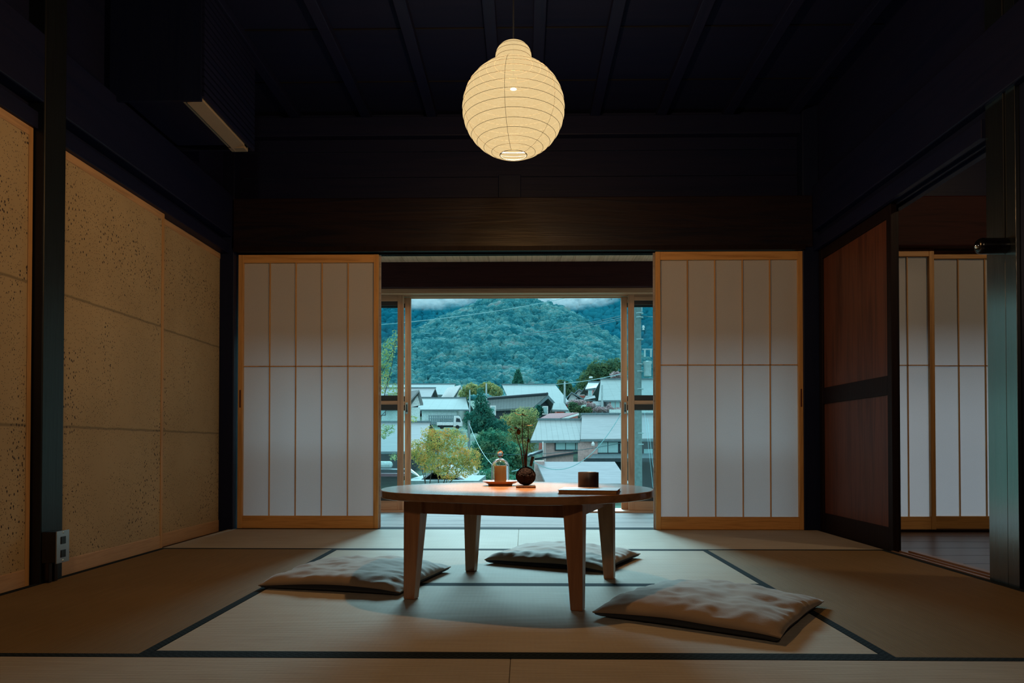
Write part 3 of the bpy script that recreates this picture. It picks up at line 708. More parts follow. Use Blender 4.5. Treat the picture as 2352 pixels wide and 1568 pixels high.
# book, coaster, cup
bc = [Vector(v) for v in ((.107, 2.345, ZT), (.292, 2.308, ZT), (.325, 2.470, ZT), (.138, 2.508, ZT))]
t = empty('book', ((bc[0]+bc[2])/2), 'closed tan book with ochre page edges lying at the front of the table', 'book')
cb = sum(bc, Vector())/4
def ins(f, z): return [cb+(v-cb)*f+Vector((0, 0, z)) for v in bc]
MB().hexa(ins(1, 0)+ins(1, .0015)).hexa(ins(1, .0105)+ins(1, .0122)).build('cover', 'bookc', t, bevel=.0005)
MB().hexa(ins(.97, .0015)+ins(.97, .0105)).build('page_block', 'pages', t)
cx, cy = .226, 2.585
t = MB().add([(cx+x*1.0, cy+y, ZT+z) for z in (0, .003) for x, y in ((-.066, -.055), (.066, -.062), (.064, .050), (-.045, .062))],
         [(3, 2, 1, 0), (4, 5, 6, 7), (0, 1, 5, 4), (1, 2, 6, 5), (2, 3, 7, 6), (3, 0, 4, 7)]).build('coaster', 'coaster', None, loc=(cx, cy, ZT), bevel=.001)
tag(t, 'thin black coaster under the dark cylindrical cup, behind the book', 'coaster')
t = MB().lathe((cx, cy, ZT+.0031), [(0, 0), (.0345, 0), (.0362, .003), (.0362, .056), (.0352, .0572), (.0338, .056), (.0338, .006), (0, .006)], 48).build('cup', 'cup', None, smooth=True, loc=(cx, cy, ZT+.003))
tag(t, 'dark brown straight-sided cup standing on the black coaster', 'cup')

# ================================================================== CUSHIONS
def cushion(c, ang, sx, sy, h, seed, label):
    t = empty('floor_cushion', (c[0], c[1], 0), label, 'cushion', 'beige and navy floor cushions on the tatami')
    n = 44; ca, sa = math.cos(ang), math.sin(ang)
    def P(u, v, z):
        k = 1-.030*(1-abs(u)**2)*abs(v)**2 if False else 1
        x = u*sx/2*(1-.028*(1-v*v)); y = v*sy/2*(1-.028*(1-u*u))
        return (c[0]+x*ca-y*sa, c[1]+x*sa+y*ca, z)
    def seam(u, v):
        e = max(abs(u), abs(v)); cor = abs(u*v)
        return .029+.009*noise.noise(Vector((u*1.4+seed, v*1.4, seed)))-.012*cor**2
    vs = []; fs = []
    for j in range(n+1):
        for i in range(n+1):
            u, v = -1+2*i/n, -1+2*j/n
            b = (max(0, 1-abs(u)**3.2)*max(0, 1-abs(v)**3.2))**.48
            wr = noise.noise(Vector((u*3+seed*3, v*3, 0)))*.008
            # pull wrinkles running from the edges inward
            wr += .0045*noise.noise(Vector((u*11+seed, v*2.2, 3)))*abs(v)+.0045*noise.noise(Vector((u*2.2, v*11+seed, 5)))*abs(u)
            wr += .004*noise.noise(Vector((u*7+2*v, v*9, seed)))-.0035*abs(noise.noise(Vector((u*5-3*v, v*6+seed, 2))))
            vs.append(P(u, v, seam(u, v)+h*b+wr*min(1, b*2.2)))
    for j in range(n):
        for i in range(n): a = j*(n+1)+i; fs.append((a, a+1, a+n+2, a+n+1))
    # thin lower lip so the top cover has body
    rim = [(i, 0) for i in range(n)]+[(n, j) for j in range(n)]+[(n-i, n) for i in range(n)]+[(0, n-j) for j in range(n)]
    ids = [j*(n+1)+i for i, j in rim]; base = len(vs)
    for i, j in rim:
        u, v = -1+2*i/n, -1+2*j/n; vs.append(P(u*.996, v*.996, seam(u, v)-.004))
    L = len(rim); fs += [(ids[k], base+k, base+(k+1) % L, ids[(k+1) % L]) for k in range(L)]
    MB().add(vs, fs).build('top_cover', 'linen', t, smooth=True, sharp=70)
    vs = []; fs = []
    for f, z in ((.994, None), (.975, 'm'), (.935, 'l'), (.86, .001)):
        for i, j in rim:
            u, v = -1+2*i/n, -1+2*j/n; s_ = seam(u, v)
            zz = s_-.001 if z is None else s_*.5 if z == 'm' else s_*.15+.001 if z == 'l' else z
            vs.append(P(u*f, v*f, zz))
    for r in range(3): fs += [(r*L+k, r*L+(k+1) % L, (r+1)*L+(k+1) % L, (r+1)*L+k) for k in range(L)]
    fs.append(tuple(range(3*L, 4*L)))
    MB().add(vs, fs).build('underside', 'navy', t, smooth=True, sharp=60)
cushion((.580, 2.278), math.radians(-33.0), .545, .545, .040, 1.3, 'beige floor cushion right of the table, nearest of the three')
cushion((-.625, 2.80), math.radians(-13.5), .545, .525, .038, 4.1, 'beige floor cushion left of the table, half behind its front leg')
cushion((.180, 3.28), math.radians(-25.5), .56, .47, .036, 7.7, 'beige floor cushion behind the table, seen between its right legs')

# ================================================================== OUTSIDE
GP = [(6, -3.6), (40, -4.2), (58, -3.4), (75, -.8), (98, 2.5), (130, 6), (235, 17), (260, 20), (2000, 20)]
def gz(y):
    for (a, b), (c, d) in zip(GP, GP[1:]):
        if y <= c: return b+(d-b)*max(0, (y-a))/(c-a)
    return 20
def hill1(x, y):
    r = math.sqrt(((x+12)*1.02)**2+((y-520)*.50)**2+12**2)
    z = 112-.66*r
    z += 7*noise.noise(Vector((x*.018, y*.012, 0)))+3*noise.noise(Vector((x*.05, y*.03, 5)))
    return z
def hill2(x, y):
    z = 52+(y-560)*.55+10*noise.noise(Vector((x*.008, y*.006, 9)))
    z += .10*abs(x-20)
    return z
def ground(x, y):
    z = gz(y)
    if y > 225: z = max(z, hill1(x, y) if y < 640 else -50, hill2(x, y) if y > 540 else -50)
    return z
ys = [6.2, 15, 30, 40, 50, 58, 66, 75, 86, 98, 114, 130, 180, 225]+list(range(237, 1010, 14))
xs = [-420+i*14 for i in range(61)]
v = [(x, y, ground(x, y)) for y in ys for x in xs]; n = len(xs)
f = [(j*n+i, j*n+i+1, (j+1)*n+i+1, (j+1)*n+i) for j in range(len(ys)-1) for i in range(n-1)]
g = MB().add(v, f).build('terrain', 'ground', None, smooth=True); g['kind'] = 'structure'

def crowns(name, pts, mat, label):
    bm = bmesh.new(); bmesh.ops.create_icosphere(bm, subdivisions=2, radius=1)
    bv = np.array([v.co[:] for v in bm.verts]); bf = np.array([[v.index for v in f.verts] for f in bm.faces]); bm.free()
    rg = np.random.default_rng(3); V, Fc = [], []
    vari = []
    for q in range(12):
        s = bv.copy(); s *= (1+.34*(rg.random((len(bv), 1))-.4)); vari.append(s)
    for k, (x, y, z, r, hh) in enumerate(pts):
        s = vari[k % 12]; a = rg.random()*6.28; ca, sa = math.cos(a), math.sin(a)
        q = np.empty_like(s); q[:, 0] = (s[:, 0]*ca-s[:, 1]*sa)*r+x; q[:, 1] = (s[:, 0]*sa+s[:, 1]*ca)*r+y; q[:, 2] = s[:, 2]*hh+z
        V.append(q); Fc.append(bf+len(bv)*k)
    V = np.concatenate(V); Fc = np.concatenate(Fc)
    me = bpy.data.meshes.new(name); me.vertices.add(len(V)); me.vertices.foreach_set('co', V.ravel().astype(np.float32))
    me.loops.add(Fc.size); me.loops.foreach_set('vertex_index', Fc.ravel().astype(np.int32))
    me.polygons.add(len(Fc)); me.polygons.foreach_set('loop_start', np.arange(0, Fc.size, 3, dtype=np.int32))
    me.update(); me.validate(); me.materials.append(M[mat]); me.polygons.foreach_set('use_smooth', np.ones(len(me.polygons), dtype=bool)); me.polygons.foreach_set('use_smooth', [True]*len(Fc))
    o = bpy.data.objects.new(name, me); COL.objects.link(o); tag(o, label, 'forest', kind='stuff'); return o
pts = []
y = 190.
while y < 600:
    st = 1.62*(y/330)**.65
    x = -.28*y-12
    while x < .25*y+12:
        xx, yy = x+R.uniform(-.5, .5)*st, y+R.uniform(-.5, .5)*st
        h1 = hill1(xx, yy)
        if yy > 228 and h1 > gz(yy)-3 and (yy < 560 or h1 > hill2(xx, yy)-4):
            r = st*R.choice((.55, .7, .8, 1.1))*R.uniform(.85, 1.15); pts.append((xx, yy, h1+r*.6, r, r*R.uniform(.8, 1.35)))
        elif yy < 560: r = st*.75; pts.append((xx, yy, gz(yy)+r*.6, r, r*1.0))
        x += st
    y += st
crowns('forest_canopy', pts, 'forest', 'wooded spur of the mountain seen through the window, haze tinted into its teal colour')
pts = []
y = 560.
while y < 900:
    st = 5.0
    x = -.27*y-20
    while x < .24*y+20:
        xx, yy = x+R.uniform(-.5, .5)*st, y+R.uniform(-.5, .5)*st
        if hill2(xx, yy) > hill1(xx, yy): r = st*R.uniform(.6, .95); pts.append((xx, yy, hill2(xx, yy)+r*.7, r, r*R.uniform(1, 1.5)))
        x += st
    y += st
crowns('distant_forest', pts, 'forest2', 'far mountainside of woods behind the wooded spur, haze tinted into its darker colour')
# mist banks
mm, nt, out = nodes('mist'); vs_ = N(nt, 'ShaderNodeVolumeScatter'); vs_.inputs['Color'].default_value = (1, 1, 1, 1)
gr = N(nt, 'ShaderNodeTexGradient', gradient_type='SPHERICAL'); nt.links.new(coords(nt), gr.inputs[0])
nz = noise_n(nt, coords(nt, (3.2, 1, 2)), 1.6, 4, .6)
ns = N(nt, 'ShaderNodeMapRange'); ns.inputs[1].default_value = .38; ns.inputs[2].default_value = .62; nt.links.new(nz.outputs[0], ns.inputs[0])
ml = N(nt, 'ShaderNodeMath', operation='MULTIPLY'); nt.links.new(gr.outputs['Fac'], ml.inputs[0]); nt.links.new(ns.outputs[0], ml.inputs[1])
m2 = N(nt, 'ShaderNodeMath', operation='MULTIPLY'); m2.inputs[1].default_value = .16; nt.links.new(ml.outputs[0], m2.inputs[0]); nt.links.new(m2.outputs[0], vs_.inputs['Density'])
nt.links.new(vs_.outputs[0], out.inputs['Volume'])
def mist(px, py, d, rx, ry, rz, nm):
    c = at(px, py, d); bm = bmesh.new(); bmesh.ops.create_icosphere(bm, subdivisions=3, radius=1)
    mb = MB().add([tuple(v.co) for v in bm.verts], [tuple(v.index for v in f.verts) for f in bm.faces]); bm.free()
    o = mb.build('mist_bank', mm, None, smooth=True); o.location = c; o.scale = (rx, ry, rz); tag(o, nm, 'mist', kind='stuff')
mist(975, 672, 610, 54, 26, 15, 'pale mist hanging at the upper left of the window view')
mist(1295, 674, 640, 56, 26, 15, 'pale mist hanging over the saddle right of the wooded peak')

# ---- trees of leaf clusters
def leafcloud(blobs, n, size, seed, flat=.5):
    rr = random.Random(seed); m = MB(); vol = [b[3]*b[4]*b[5] for b in blobs]; tot = sum(vol); V, Fs = [], []
    for b, vv in zip(blobs, vol):
        for _ in range(max(8, int(n*vv/tot))):
            while True:
                d = Vector((rr.uniform(-1, 1), rr.uniform(-1, 1), rr.uniform(-1, 1)))
                if .2 < d.length < 1: break
            d = d.normalized()*(d.length**.45); k = 1+.50*noise.noise(d*3.1+Vector((seed, b[0], b[2])))
            p = Vector((b[0]+d.x*b[3]*k, b[1]+d.y*b[4]*k, b[2]+d.z*b[5]*k))
            nrm = (d+Vector((rr.gauss(0, .6), rr.gauss(0, .6), rr.gauss(0, .6)+flat))).normalized()
            u = nrm.orthogonal().normalized(); u.rotate(Matrix.Rotation(rr.uniform(0, 6.28), 3, nrm)); w = nrm.cross(u); s = size*rr.uniform(.6, 1.4)
            i = len(V); V += [p-u*s, p+w*s*.55, p+u*s, p-w*s*.55]; Fs.append((i, i+1, i+2, i+3))
    m.add(V, Fs); return m
def tree(name, blobs, n, size, mat, label, cat, seed, trunk=None, tr_r=.12, group=None, flat=.5):
    bx, by = blobs[0][0], blobs[0][1]
    t = empty(name, (bx, by, min(b[2]-b[5] for b in blobs)), label, cat, group)
    leafcloud(blobs, n, size, seed, flat).build('foliage', mat, t)
    if trunk:
        m = MB()
        for ln in trunk: m.tube(ln, tr_r, 6, tr_r*.4)
        m.build('trunk' if len(trunk) == 1 else 'stems', 'bark', t)
    return t
def B(px, py, d, rpx, rpy, rd=None):
    p = at(px, py, d); s = d/F; return (p.x, p.y, p.z, rpx*s, (rd if rd else rpx)*s, rpy*s)
# garden maple
d = 22
bl = [B(1005, 1010, d, 34, 24), B(975, 1040, d, 32, 26), B(1050, 1008, d-.2, 26, 18), B(1045, 1045, d, 36, 26), B(1080, 1050, d+.2, 26, 22), B(1000, 1065, d-.3, 38, 22),
      B(955, 1030, d, 20, 22), B(1065, 1078, d, 26, 18), B(985, 993, d, 18, 13), B(1035, 993, d, 22, 12), B(1090, 1070, d, 18, 14), B(1030, 1088, d, 26, 14)]
base = at(990, 1170, d); tk = []
for ex, ey in ((975, 1045), (1005, 1010), (1045, 1040), (1075, 1060), (960, 1040), (1030, 1070), (995, 1060)):
    e = at(ex, ey, d); o = Vector((R.uniform(-.25, .35), R.uniform(-.1, .1), 0)); b0 = base+o; tk.append([b0, b0.lerp(e, .45)+Vector((R.uniform(-.06, .06), 0, .05)), e])
tree('garden_maple', bl, 13500, .025, 'maple', 'multi-stemmed garden maple turning yellow and orange, just outside the open window', 'tree', 11, tk, .022)
# airy branches before the left glass door
def spray(name, pxs, d, lab, seed, lines, n=420, size=.03, mat='ygreen'):
    t = empty(name, at(*pxs[0][:2], d), lab, 'tree')
    leafcloud([B(a, b, d, c, e) for a, b, c, e in pxs], n, size, seed, .2).build('foliage', mat, t)
    m = MB()
    for ln in lines: m.tube([at(a, b, d) for a, b in ln], .010, 5, .004)
    m.build('branch', 'bark', t)
spray('slender_tree', [(880, 870, 18, 30), (893, 800, 16, 22), (908, 770, 8, 16), (885, 830, 18, 20), (905, 900, 14, 20), (880, 990, 14, 18), (895, 985, 14, 12), (945, 962, 14, 8), (868, 1015, 8, 10), (908, 1048, 14, 8)],
      14, 'slender tree with airy yellow-green leaves seen through the left glass door', 5,
      [[(868, 960), (885, 900), (900, 840), (908, 780)], [(855, 900), (880, 850), (905, 800), (915, 770)], [(862, 975), (880, 950), (900, 930)], [(855, 1100), (858, 1020), (868, 960)]], 1500, .022)
# central planting
tree('dark_conifer', [B(1105, 925, 68, 17, 20), B(1103, 905, 68, 9, 14), B(1110, 950, 68, 24, 20), B(1095, 975, 67, 26, 20), B(1125, 985, 67, 22, 24), B(1145, 985, 66, 22, 22), B(1080, 960, 67, 14, 16)], 8000, .10, 'conifer',
     'tall dark green conifer in the middle of the village below the mountain', 'tree', 21, [[at(1106, 1080, 68), at(1106, 960, 68), at(1105, 915, 68)]], .2, flat=0)
tree('broad_green_tree', [B(1130, 1020, 60, 42, 34), B(1160, 1045, 59, 40, 30), B(1105, 1050, 60, 26, 26), B(1185, 1055, 60, 26, 34), B(1140, 1075, 58, 46, 26)], 19000, .095, 'green',
     'broad dark green tree behind the glass dome', 'tree', 22, [[at(1140, 1130, 60), at(1142, 1040, 60)]], .25)
tree('yellowing_tree', [B(1200, 958, 78, 28, 22), B(1185, 985, 78, 34, 26), B(1218, 978, 79, 20, 28), B(1165, 968, 79, 20, 20), B(1198, 1020, 77, 30, 30), B(1225, 950, 79, 12, 14)], 11000, .095, 'ygreen',
     'yellow-green tree behind the moss ball plant, beside the ribbed roof', 'tree', 23, [[at(1195, 1090, 78), at(1195, 990, 78)]], .2)
tree('dark_conifer', [B(1190, 868, 150, 9, 14), B(1190, 856, 150, 5, 9), B(1190, 878, 150, 12, 10)], 2500, .22, 'conifer', 'small pointed dark conifer rising behind the long pale roof', 'tree', 24, flat=0)
tree('hillside_tree', [B(1375, 858, 160, 34, 28), B(1352, 880, 158, 28, 24), B(1412, 846, 160, 26, 22), B(1400, 875, 159, 34, 24), B(1340, 895, 156, 20, 14)], 11000, .24, 'bush', 'bushy olive-green hillside tree above the red brick house', 'tree', 25)
tree('hillside_tree', [B(1415, 862, 130, 13, 9), B(1425, 868, 130, 9, 8)], 500, .26, 'pink', 'small orange-pink tree at the right edge of the open window', 'tree', 26)
tree('village_shrub', [B(1300, 892, 140, 14, 16), B(1288, 880, 140, 9, 9), B(1312, 900, 140, 10, 12)], 900, .3, 'bush', 'brownish shrub beside the roof end of the long pale roof', 'shrub', 27)
tree('village_shrub', [B(1082, 893, 120, 20, 12), B(1120, 890, 122, 22, 12), B(1140, 900, 120, 14, 14), B(1065, 905, 120, 12, 10)], 3600, .18, 'ygreen', 'light green shrubs between the white roofs and the long pale roof', 'shrub', 28)
tree('village_shrub', [B(1320, 938, 91, 14, 8), B(1345, 942, 91, 14, 7), B(1315, 929, 91, 9, 5)], 1300, .17, 'bush', 'green shrub row above the red roof', 'shrub', 29)
tree('flowering_shrub', [B(1325, 924, 93, 20, 6), B(1380, 940, 92, 16, 6), B(1400, 936, 92, 7, 8), B(1358, 930, 93, 10, 5), B(1418, 940, 92, 9, 4)], 1500, .15, 'pink', 'pink flowering shrubs in front of the brick houses', 'shrub', 30)
tree('village_shrub', [B(1120, 1090, 40, 24, 12), B(1105, 1098, 40, 16, 8), B(1150, 1100, 40, 20, 9), B(1180, 1098, 42, 18, 8)], 1700, .06, 'green', 'low dark green shrubs just beyond the table edge', 'shrub', 31)
tree('village_shrub', [B(1238, 942, 88, 10, 12), B(1225, 950, 88, 9, 9)], 700, .14, 'conifer', 'dark ivy climbing the gable of the tiled house', 'shrub', 32)

# ---- houses
def wallbox(x0, x1, y0, y1, z0, z1): return MB().box(x0, x1, y0, y1, z0, z1)
def long_house(name, rl, rr, el, er, Dr, De, zg, rmat, wmat, label, inset=.4, ridge='w_grey', cat='house', thick=.14, group='houses of the village', wall=True):
    """ridge left/right pixels, eave left/right pixels, depth of the ridge and of the front eave"""
    a, b = at(*rl, Dr), at(*rr, Dr); c, e = at(*el, De), at(*er, De)
    a.z = b.z = (a.z+b.z)/2
    t = empty(name, ((a.x+b.x)/2, Dr, zg), label, cat, group)
    rf = MB().quadslab([c, e, b, a], thick)
    dy = 2*Dr-De; rf.quadslab([a, b, (e.x, dy, e.z), (c.x, dy, c.z)], thick); rf.build('roof', rmat, t)
    if ridge: MB().box(a.x-.1, b.x+.1, Dr-.22, Dr+.22, a.z-.05, a.z+.14).build('ridge_cap', ridge, t)
    MB().box(c.x, e.x, De-.06, De+.06, min(c.z, e.z)-.2, min(c.z, e.z)-.04).build('gutter', 'w_grey', t)
    if wall:
        x0, x1 = max(c.x, a.x)+inset, min(e.x, b.x)-inset if True else e.x
        ze = min(c.z, e.z)-.1; w = MB().box(x0, x1, De+inset, dy-inset, zg, ze)
        k = (a.z-ze)/(Dr-De)
        for xx in (x0, x1-.15): w.prism([(xx, De+inset, ze), (xx, dy-inset, ze), (xx, Dr, a.z-.2)], (.15, 0, 0))
        w.build('wall', wmat, t)
    return t, (a, b, c, e)
def window(t, x0, y0, x1, y1, D, panes=2, frame='w_dark', pane='curtain', fr=.07):
    p, q = at(x0, y1, D), at(x1, y0, D)
    f = MB().box(p.x-fr, q.x+fr, D-.02, D+.05, p.z-fr, q.z+fr).build('window', frame, t)
    m = MB(); w = (q.x-p.x)/panes
    for i in range(panes): m.box(p.x+w*i+.03, p.x+w*(i+1)-.03, D-.05, D-.02, p.z+.03, q.z-.03)
    m.build('window_pane', pane, f)
# ribbed roof house, left wing and right wing
t, _ = long_house('house', (1237, 963), (1336, 965), (1219, 1011), (1332, 1010), 66, 59.5, -6, 'roof_rib', 'w_pink', 'pinkish house with a ribbed pale metal roof behind the cup', .5)
window(t, 1276, 1014, 1368, 1033, 59.9, 4)
p, q = at(1228, 1052, 59.7), at(1372, 1030, 59.7)
MB().quadslab([p, q, q+Vector((0, .2, 0)), p+Vector((0, .2, 0))], .16).build('sloping_gutter', 'w_dark', t)
p, q = at(1212, 1046, 58), at(1247, 1034, 58)
MB().quadslab([p, q, q+Vector((0, 1.6, .1)), p+Vector((0, 1.6, .1))], .16).build('porch_roof', 'w_dark', t)
MB().tube([at(1247, 1014, 59.4), at(1247, 1046, 59.4)], .06, 6).build('downpipe', 'w_white', t)
t, _ = long_house('house', (1337, 952), (1560, 951), (1333, 1008), (1560, 1006), 66.3, 59.2, -6, 'roof_pale', 'w_dark', 'dark house with a wide smooth pale roof at the right side of the window', .45)
MB().box(at(1326, 0, 59.5).x, at(1371, 0, 59.5).x, 59.5, 59.7, -6, at(0, 1012, 59.5).z).build('plaster_wall', 'w_pink', t)
window(t, 1372, 1014, 1420, 1040, 59.6, 2)
window(t, 1424, 1016, 1438, 1036, 59.6, 1)
window(t, 1478, 1030, 1500, 1052, 59.6, 1)
MB().quadslab([at(1355, 1052, 57.5), at(1600, 1050, 57.5), at(1600, 1040, 59.5), at(1362, 1042, 59.5)], .14).build('awning', 'w_grey', t)
MB().box(at(1345, 1055, 57).x, at(1560, 1055, 57).x, 56.5, 58.5, at(1240, 1060, 57).z, at(1240, 1052, 57).z).build('lower_eave', 'w_dark', t)
MB().lathe(at(1362, 1019, 59), [(0, -.18), (.12, -.15), (.14, .0), (.06, .16), (0, .18)], 12).build('outdoor_lamp', 'w_white', t)
# near low roof
t, _ = long_house('shed', (1232, 1060), (1412, 1060), (1254, 1110), (1446, 1110), 44, 40.2, -6, 'roof_shingle', 'w_pink', 'low outbuilding with a pale striped roof just behind the cup and book', .4, ridge=None, cat='shed')
MB().box(at(1228, 1060, 44).x, at(1250, 1060, 44).x, 43.5, 45, -6, at(1228, 1058, 44).z).build('side_wall', 'w_pink', t)
# red roof
p = [at(1237, 962, 76), at(1283, 961, 76), at(1329, 947, 82), at(1262, 949, 82)]
t = empty('shed', (p[0].x, 78, 0), 'shed with a red corrugated roof above the ribbed pale roof', 'shed', 'houses of the village')
MB().quadslab(p, .15).build('roof', 'roof_red', t)
MB().quadslab([at(1283, 962, 76), at(1329, 948, 82), at(1330, 951, 82), at(1284, 965, 76)], .1).build('barge_board', 'w_white', t)
MB().add([p[0]+Vector((.2, .2, -.15)), p[1]+Vector((-.1, .2, -.15)), p[2]+Vector((-.1, 0, -.15)), p[3]+Vector((0, 0, -.15))]+[Vector((q.x, q.y, 0)) for q in p],
         [(0, 1, 5, 4), (1, 2, 6, 5), (2, 3, 7, 6), (3, 0, 4, 7)]).build('wall', 'w_brick', t)
# tiled gable house
ap, rb_, bl_, br_ = at(1257, 907, 92), at(1118, 916, 101), at(1225, 935, 90.5), at(1287, 940, 92.5)
zr = ap.z; rb_.z = zr; bk = rb_-ap; bk.z = 0
t = empty('house', (ap.x, ap.y, 0), 'old house with a dark grey tiled gable roof in the middle of the village', 'house', 'houses of the village')
MB().quadslab([bl_, ap, ap+bk, bl_+bk], .22).quadslab([ap, br_, br_+bk, ap+bk], .22).build('roof', 'roof_tile', t)
MB().tube([ap+Vector((0, 0, .15)), ap+bk+Vector((0, 0, .15))], .2, 8).build('ridge_cap', 'w_dark', t)
fd = Vector((.1, -.25, 0))
MB().prism([bl_+fd, ap+fd, br_+fd, br_+fd+Vector((0, 0, -.4)), ap+fd+Vector((0, 0, -.45)), bl_+fd+Vector((0, 0, -.4))], (0, .12, 0)).build('barge_board', 'w_grey', t)
gb = bk.normalized()*.7
MB().prism([Vector((bl_.x+.6, bl_.y, 1))+gb, bl_+gb+Vector((.6, 0, -.1)), ap+gb+Vector((0, 0, -.3)), br_+gb+Vector((-.6, 0, -.1)), Vector((br_.x-.6, br_.y, 1))+gb], bk*.9).build('wall', 'w_dark', t)
window(t, 1247, 934, 1257, 950, 91.2, 1, 'w_white', 'curtain', .1)
window(t, 1128, 933, 1137, 952, 89, 1, 'w_white', 'curtain', .1)
t, _ = long_house('shed', (1272, 925), (1296, 925), (1268, 940), (1306, 941), 87, 84, 0, 'roof_blue', 'w_brick', 'little annex with a pale lean-to roof right of the tiled house', .2, None, 'shed')
# long pale roof
long_house('house', (1153, 883), (1275, 883), (1172, 926), (1309, 925), 126, 112, 4, 'roof_blue', 'w_pink', 'large house under the long pale blue roof below the conifer', 1.0)
# white gables and brick houses
def gable(name, apx, l, r, wb, D, dep, rm, wm, lab, dx=0):
    a, b, c = at(*apx, D), at(*l, D), at(*r, D); t = empty(name, (a.x, D, gz(D)), lab, 'house', 'houses of the village')
    MB().quadslab([b, a, a+Vector((dx, dep, 0)), b+Vector((dx, dep, 0))], .25).quadslab([a, c, c+Vector((dx, dep, 0)), a+Vector((dx, dep, 0))], .25).build('roof', rm, t)
    z0 = at(0, wb, D).z; i = .5
    MB().prism([(b.x+i, D+.6, b.z-.2), (a.x, D+.6, a.z-.25), (c.x-i, D+.6, c.z-.2)], (dx*(dep-1)/dep, dep-1, 0)).build('gable_wall', 'w_white', t)
    MB().prism([(b.x+i, D+.65, z0), (b.x+i, D+.65, min(b.z, c.z)-.15), (c.x-i, D+.65, min(b.z, c.z)-.15), (c.x-i, D+.65, z0)], (dx*(dep-1.3)/dep, dep-1.3, 0)).build('wall', wm, t)
    return t
t = gable('house', (1313, 899), (1296, 919), (1342, 916), 935, 120, 9, 'w_grey', 'w_brick', 'small house with a white gable and brick-red wall beside the utility pole')
window(t, 1324, 916, 1338, 922, 120.5, 2)
gable('house', (1330, 892), (1316, 905), (1352, 905), 925, 135, 9, 'w_grey', 'w_brick', 'brown house with a pale gable behind the small white-gabled house')
t, _ = long_house('house', (1352, 879), (1384, 875), (1344, 893), (1386, 888), 128, 122, 5, 'w_grey', 'w_brick', 'two-storey brick-red house under the olive hillside tree', .4)
window(t, 1352, 893, 1359, 908, 122.1, 1, 'w_white')
t, _ = long_house('shed', (1346, 910), (1366, 906), (1340, 918), (1368, 913), 106, 103, 2, 'roof_tile', 'w_brick', 'grey-roofed lean-to in front of the two-storey brick house', .3, None, 'shed')
t, _ = long_house('house', (1380, 872), (1560, 870), (1374, 919), (1560, 917), 106, 95, 1, 'roof_blue', 'w_dark', 'house with the tall pale blue roof at the upper right of the window view', .6)
window(t, 1402, 922, 1424, 938, 95.3, 2, 'w_brick')
t, _ = long_house('shed', (1362, 922), (1386, 921), (1354, 931), (1388, 931), 98, 95, 1.5, 'roof_tile', 'w_dark', 'dark tiled shed beside the pole under the tall pale blue roof', .2, None, 'shed')
MB_ = MB().box(at(1400, 945, 90).x, at(1560, 945, 90).x, 90, 90.3, at(0, 951, 90).z-1, at(0, 941, 90).z).build('garden_wall', 'w_blue', None, loc=(at(1400, 945, 90).x, 90, 0))
tag(MB_, 'pale blue garden wall in front of the dark shopfront on the right', 'wall')
# left group
long_house('house', (800, 882), (1046, 882), (800, 905), (1034, 906), 150, 139, 8, 'roof_blue', 'w_blue', 'farthest white building at the left, its long roof just under the forest', .8)
t = gable('house', (1058, 884), (1040, 912), (1069, 912), 925, 130, 6, 'w_white', 'w_dark', 'steep gabled end right of the farthest white roof', -3)
long_house('house', (800, 891), (1000, 891), (800, 911), (990, 911), 131, 124.5, 6, 'roof_pale', 'w_dark', 'middle white building at the left with the pinkish pale roof', .6)
t = gable('house', (963, 895), (930, 932), (972, 926), 975, 96, 8, 'roof_pale', 'w_blue', 'pale blue gabled house at the left side of the open window', -6)
window(t, 868, 940, 885, 953, 99.9, 1)
t, _ = long_house('warehouse', (968, 914), (1070, 914), (958, 940), (1077, 940), 118, 108, 1.5, 'roof_blue', 'w_blue', 'long pale warehouse with a latticed lower wall behind the white truck', .6, cat='warehouse')
m = MB()
for i in range(15): xx = at(986+5*i, 960, 107.9).x; m.box(xx-.06, xx+.06, 107.8, 107.95, at(0, 978, 108).z, at(0, 955, 108).z)
for yy in (955, 962, 970, 977): z = at(0, yy, 108).z; m.box(at(986, 0, 108).x, at(1057, 0, 108).x, 107.75, 107.9, z-.05, z+.05)
m.build('lattice', 'lattice', t)
long_house('house', (740, 970), (988, 969), (740, 1037), (976, 1036), 76, 66, -6, 'roof_pale', 'w_dark', 'broad pale roofed house at the lower left, seen through the left glass door', .5)
t = empty('dark_building', at(880, 1070, 55), 'white panel and maroon ledge on the dark building low in the left glass door', 'building', 'houses of the village')
p, q = at(862, 1075, 62), at(901, 1059, 62); MB().box(p.x, q.x, 62, 62.5, p.z, q.z).build('white_panel', 'w_blue', t, bevel=.3)
p, q = at(820, 1094, 60), at(925, 1087, 60); MB().box(p.x, q.x, 60, 65, p.z, q.z).build('ledge', 'w_maroon', t)
p, q = at(820, 1087, 61), at(925, 1078, 61); MB().box(p.x, q.x, 61, 66, p.z, q.z).build('fascia', 'w_dark', t)
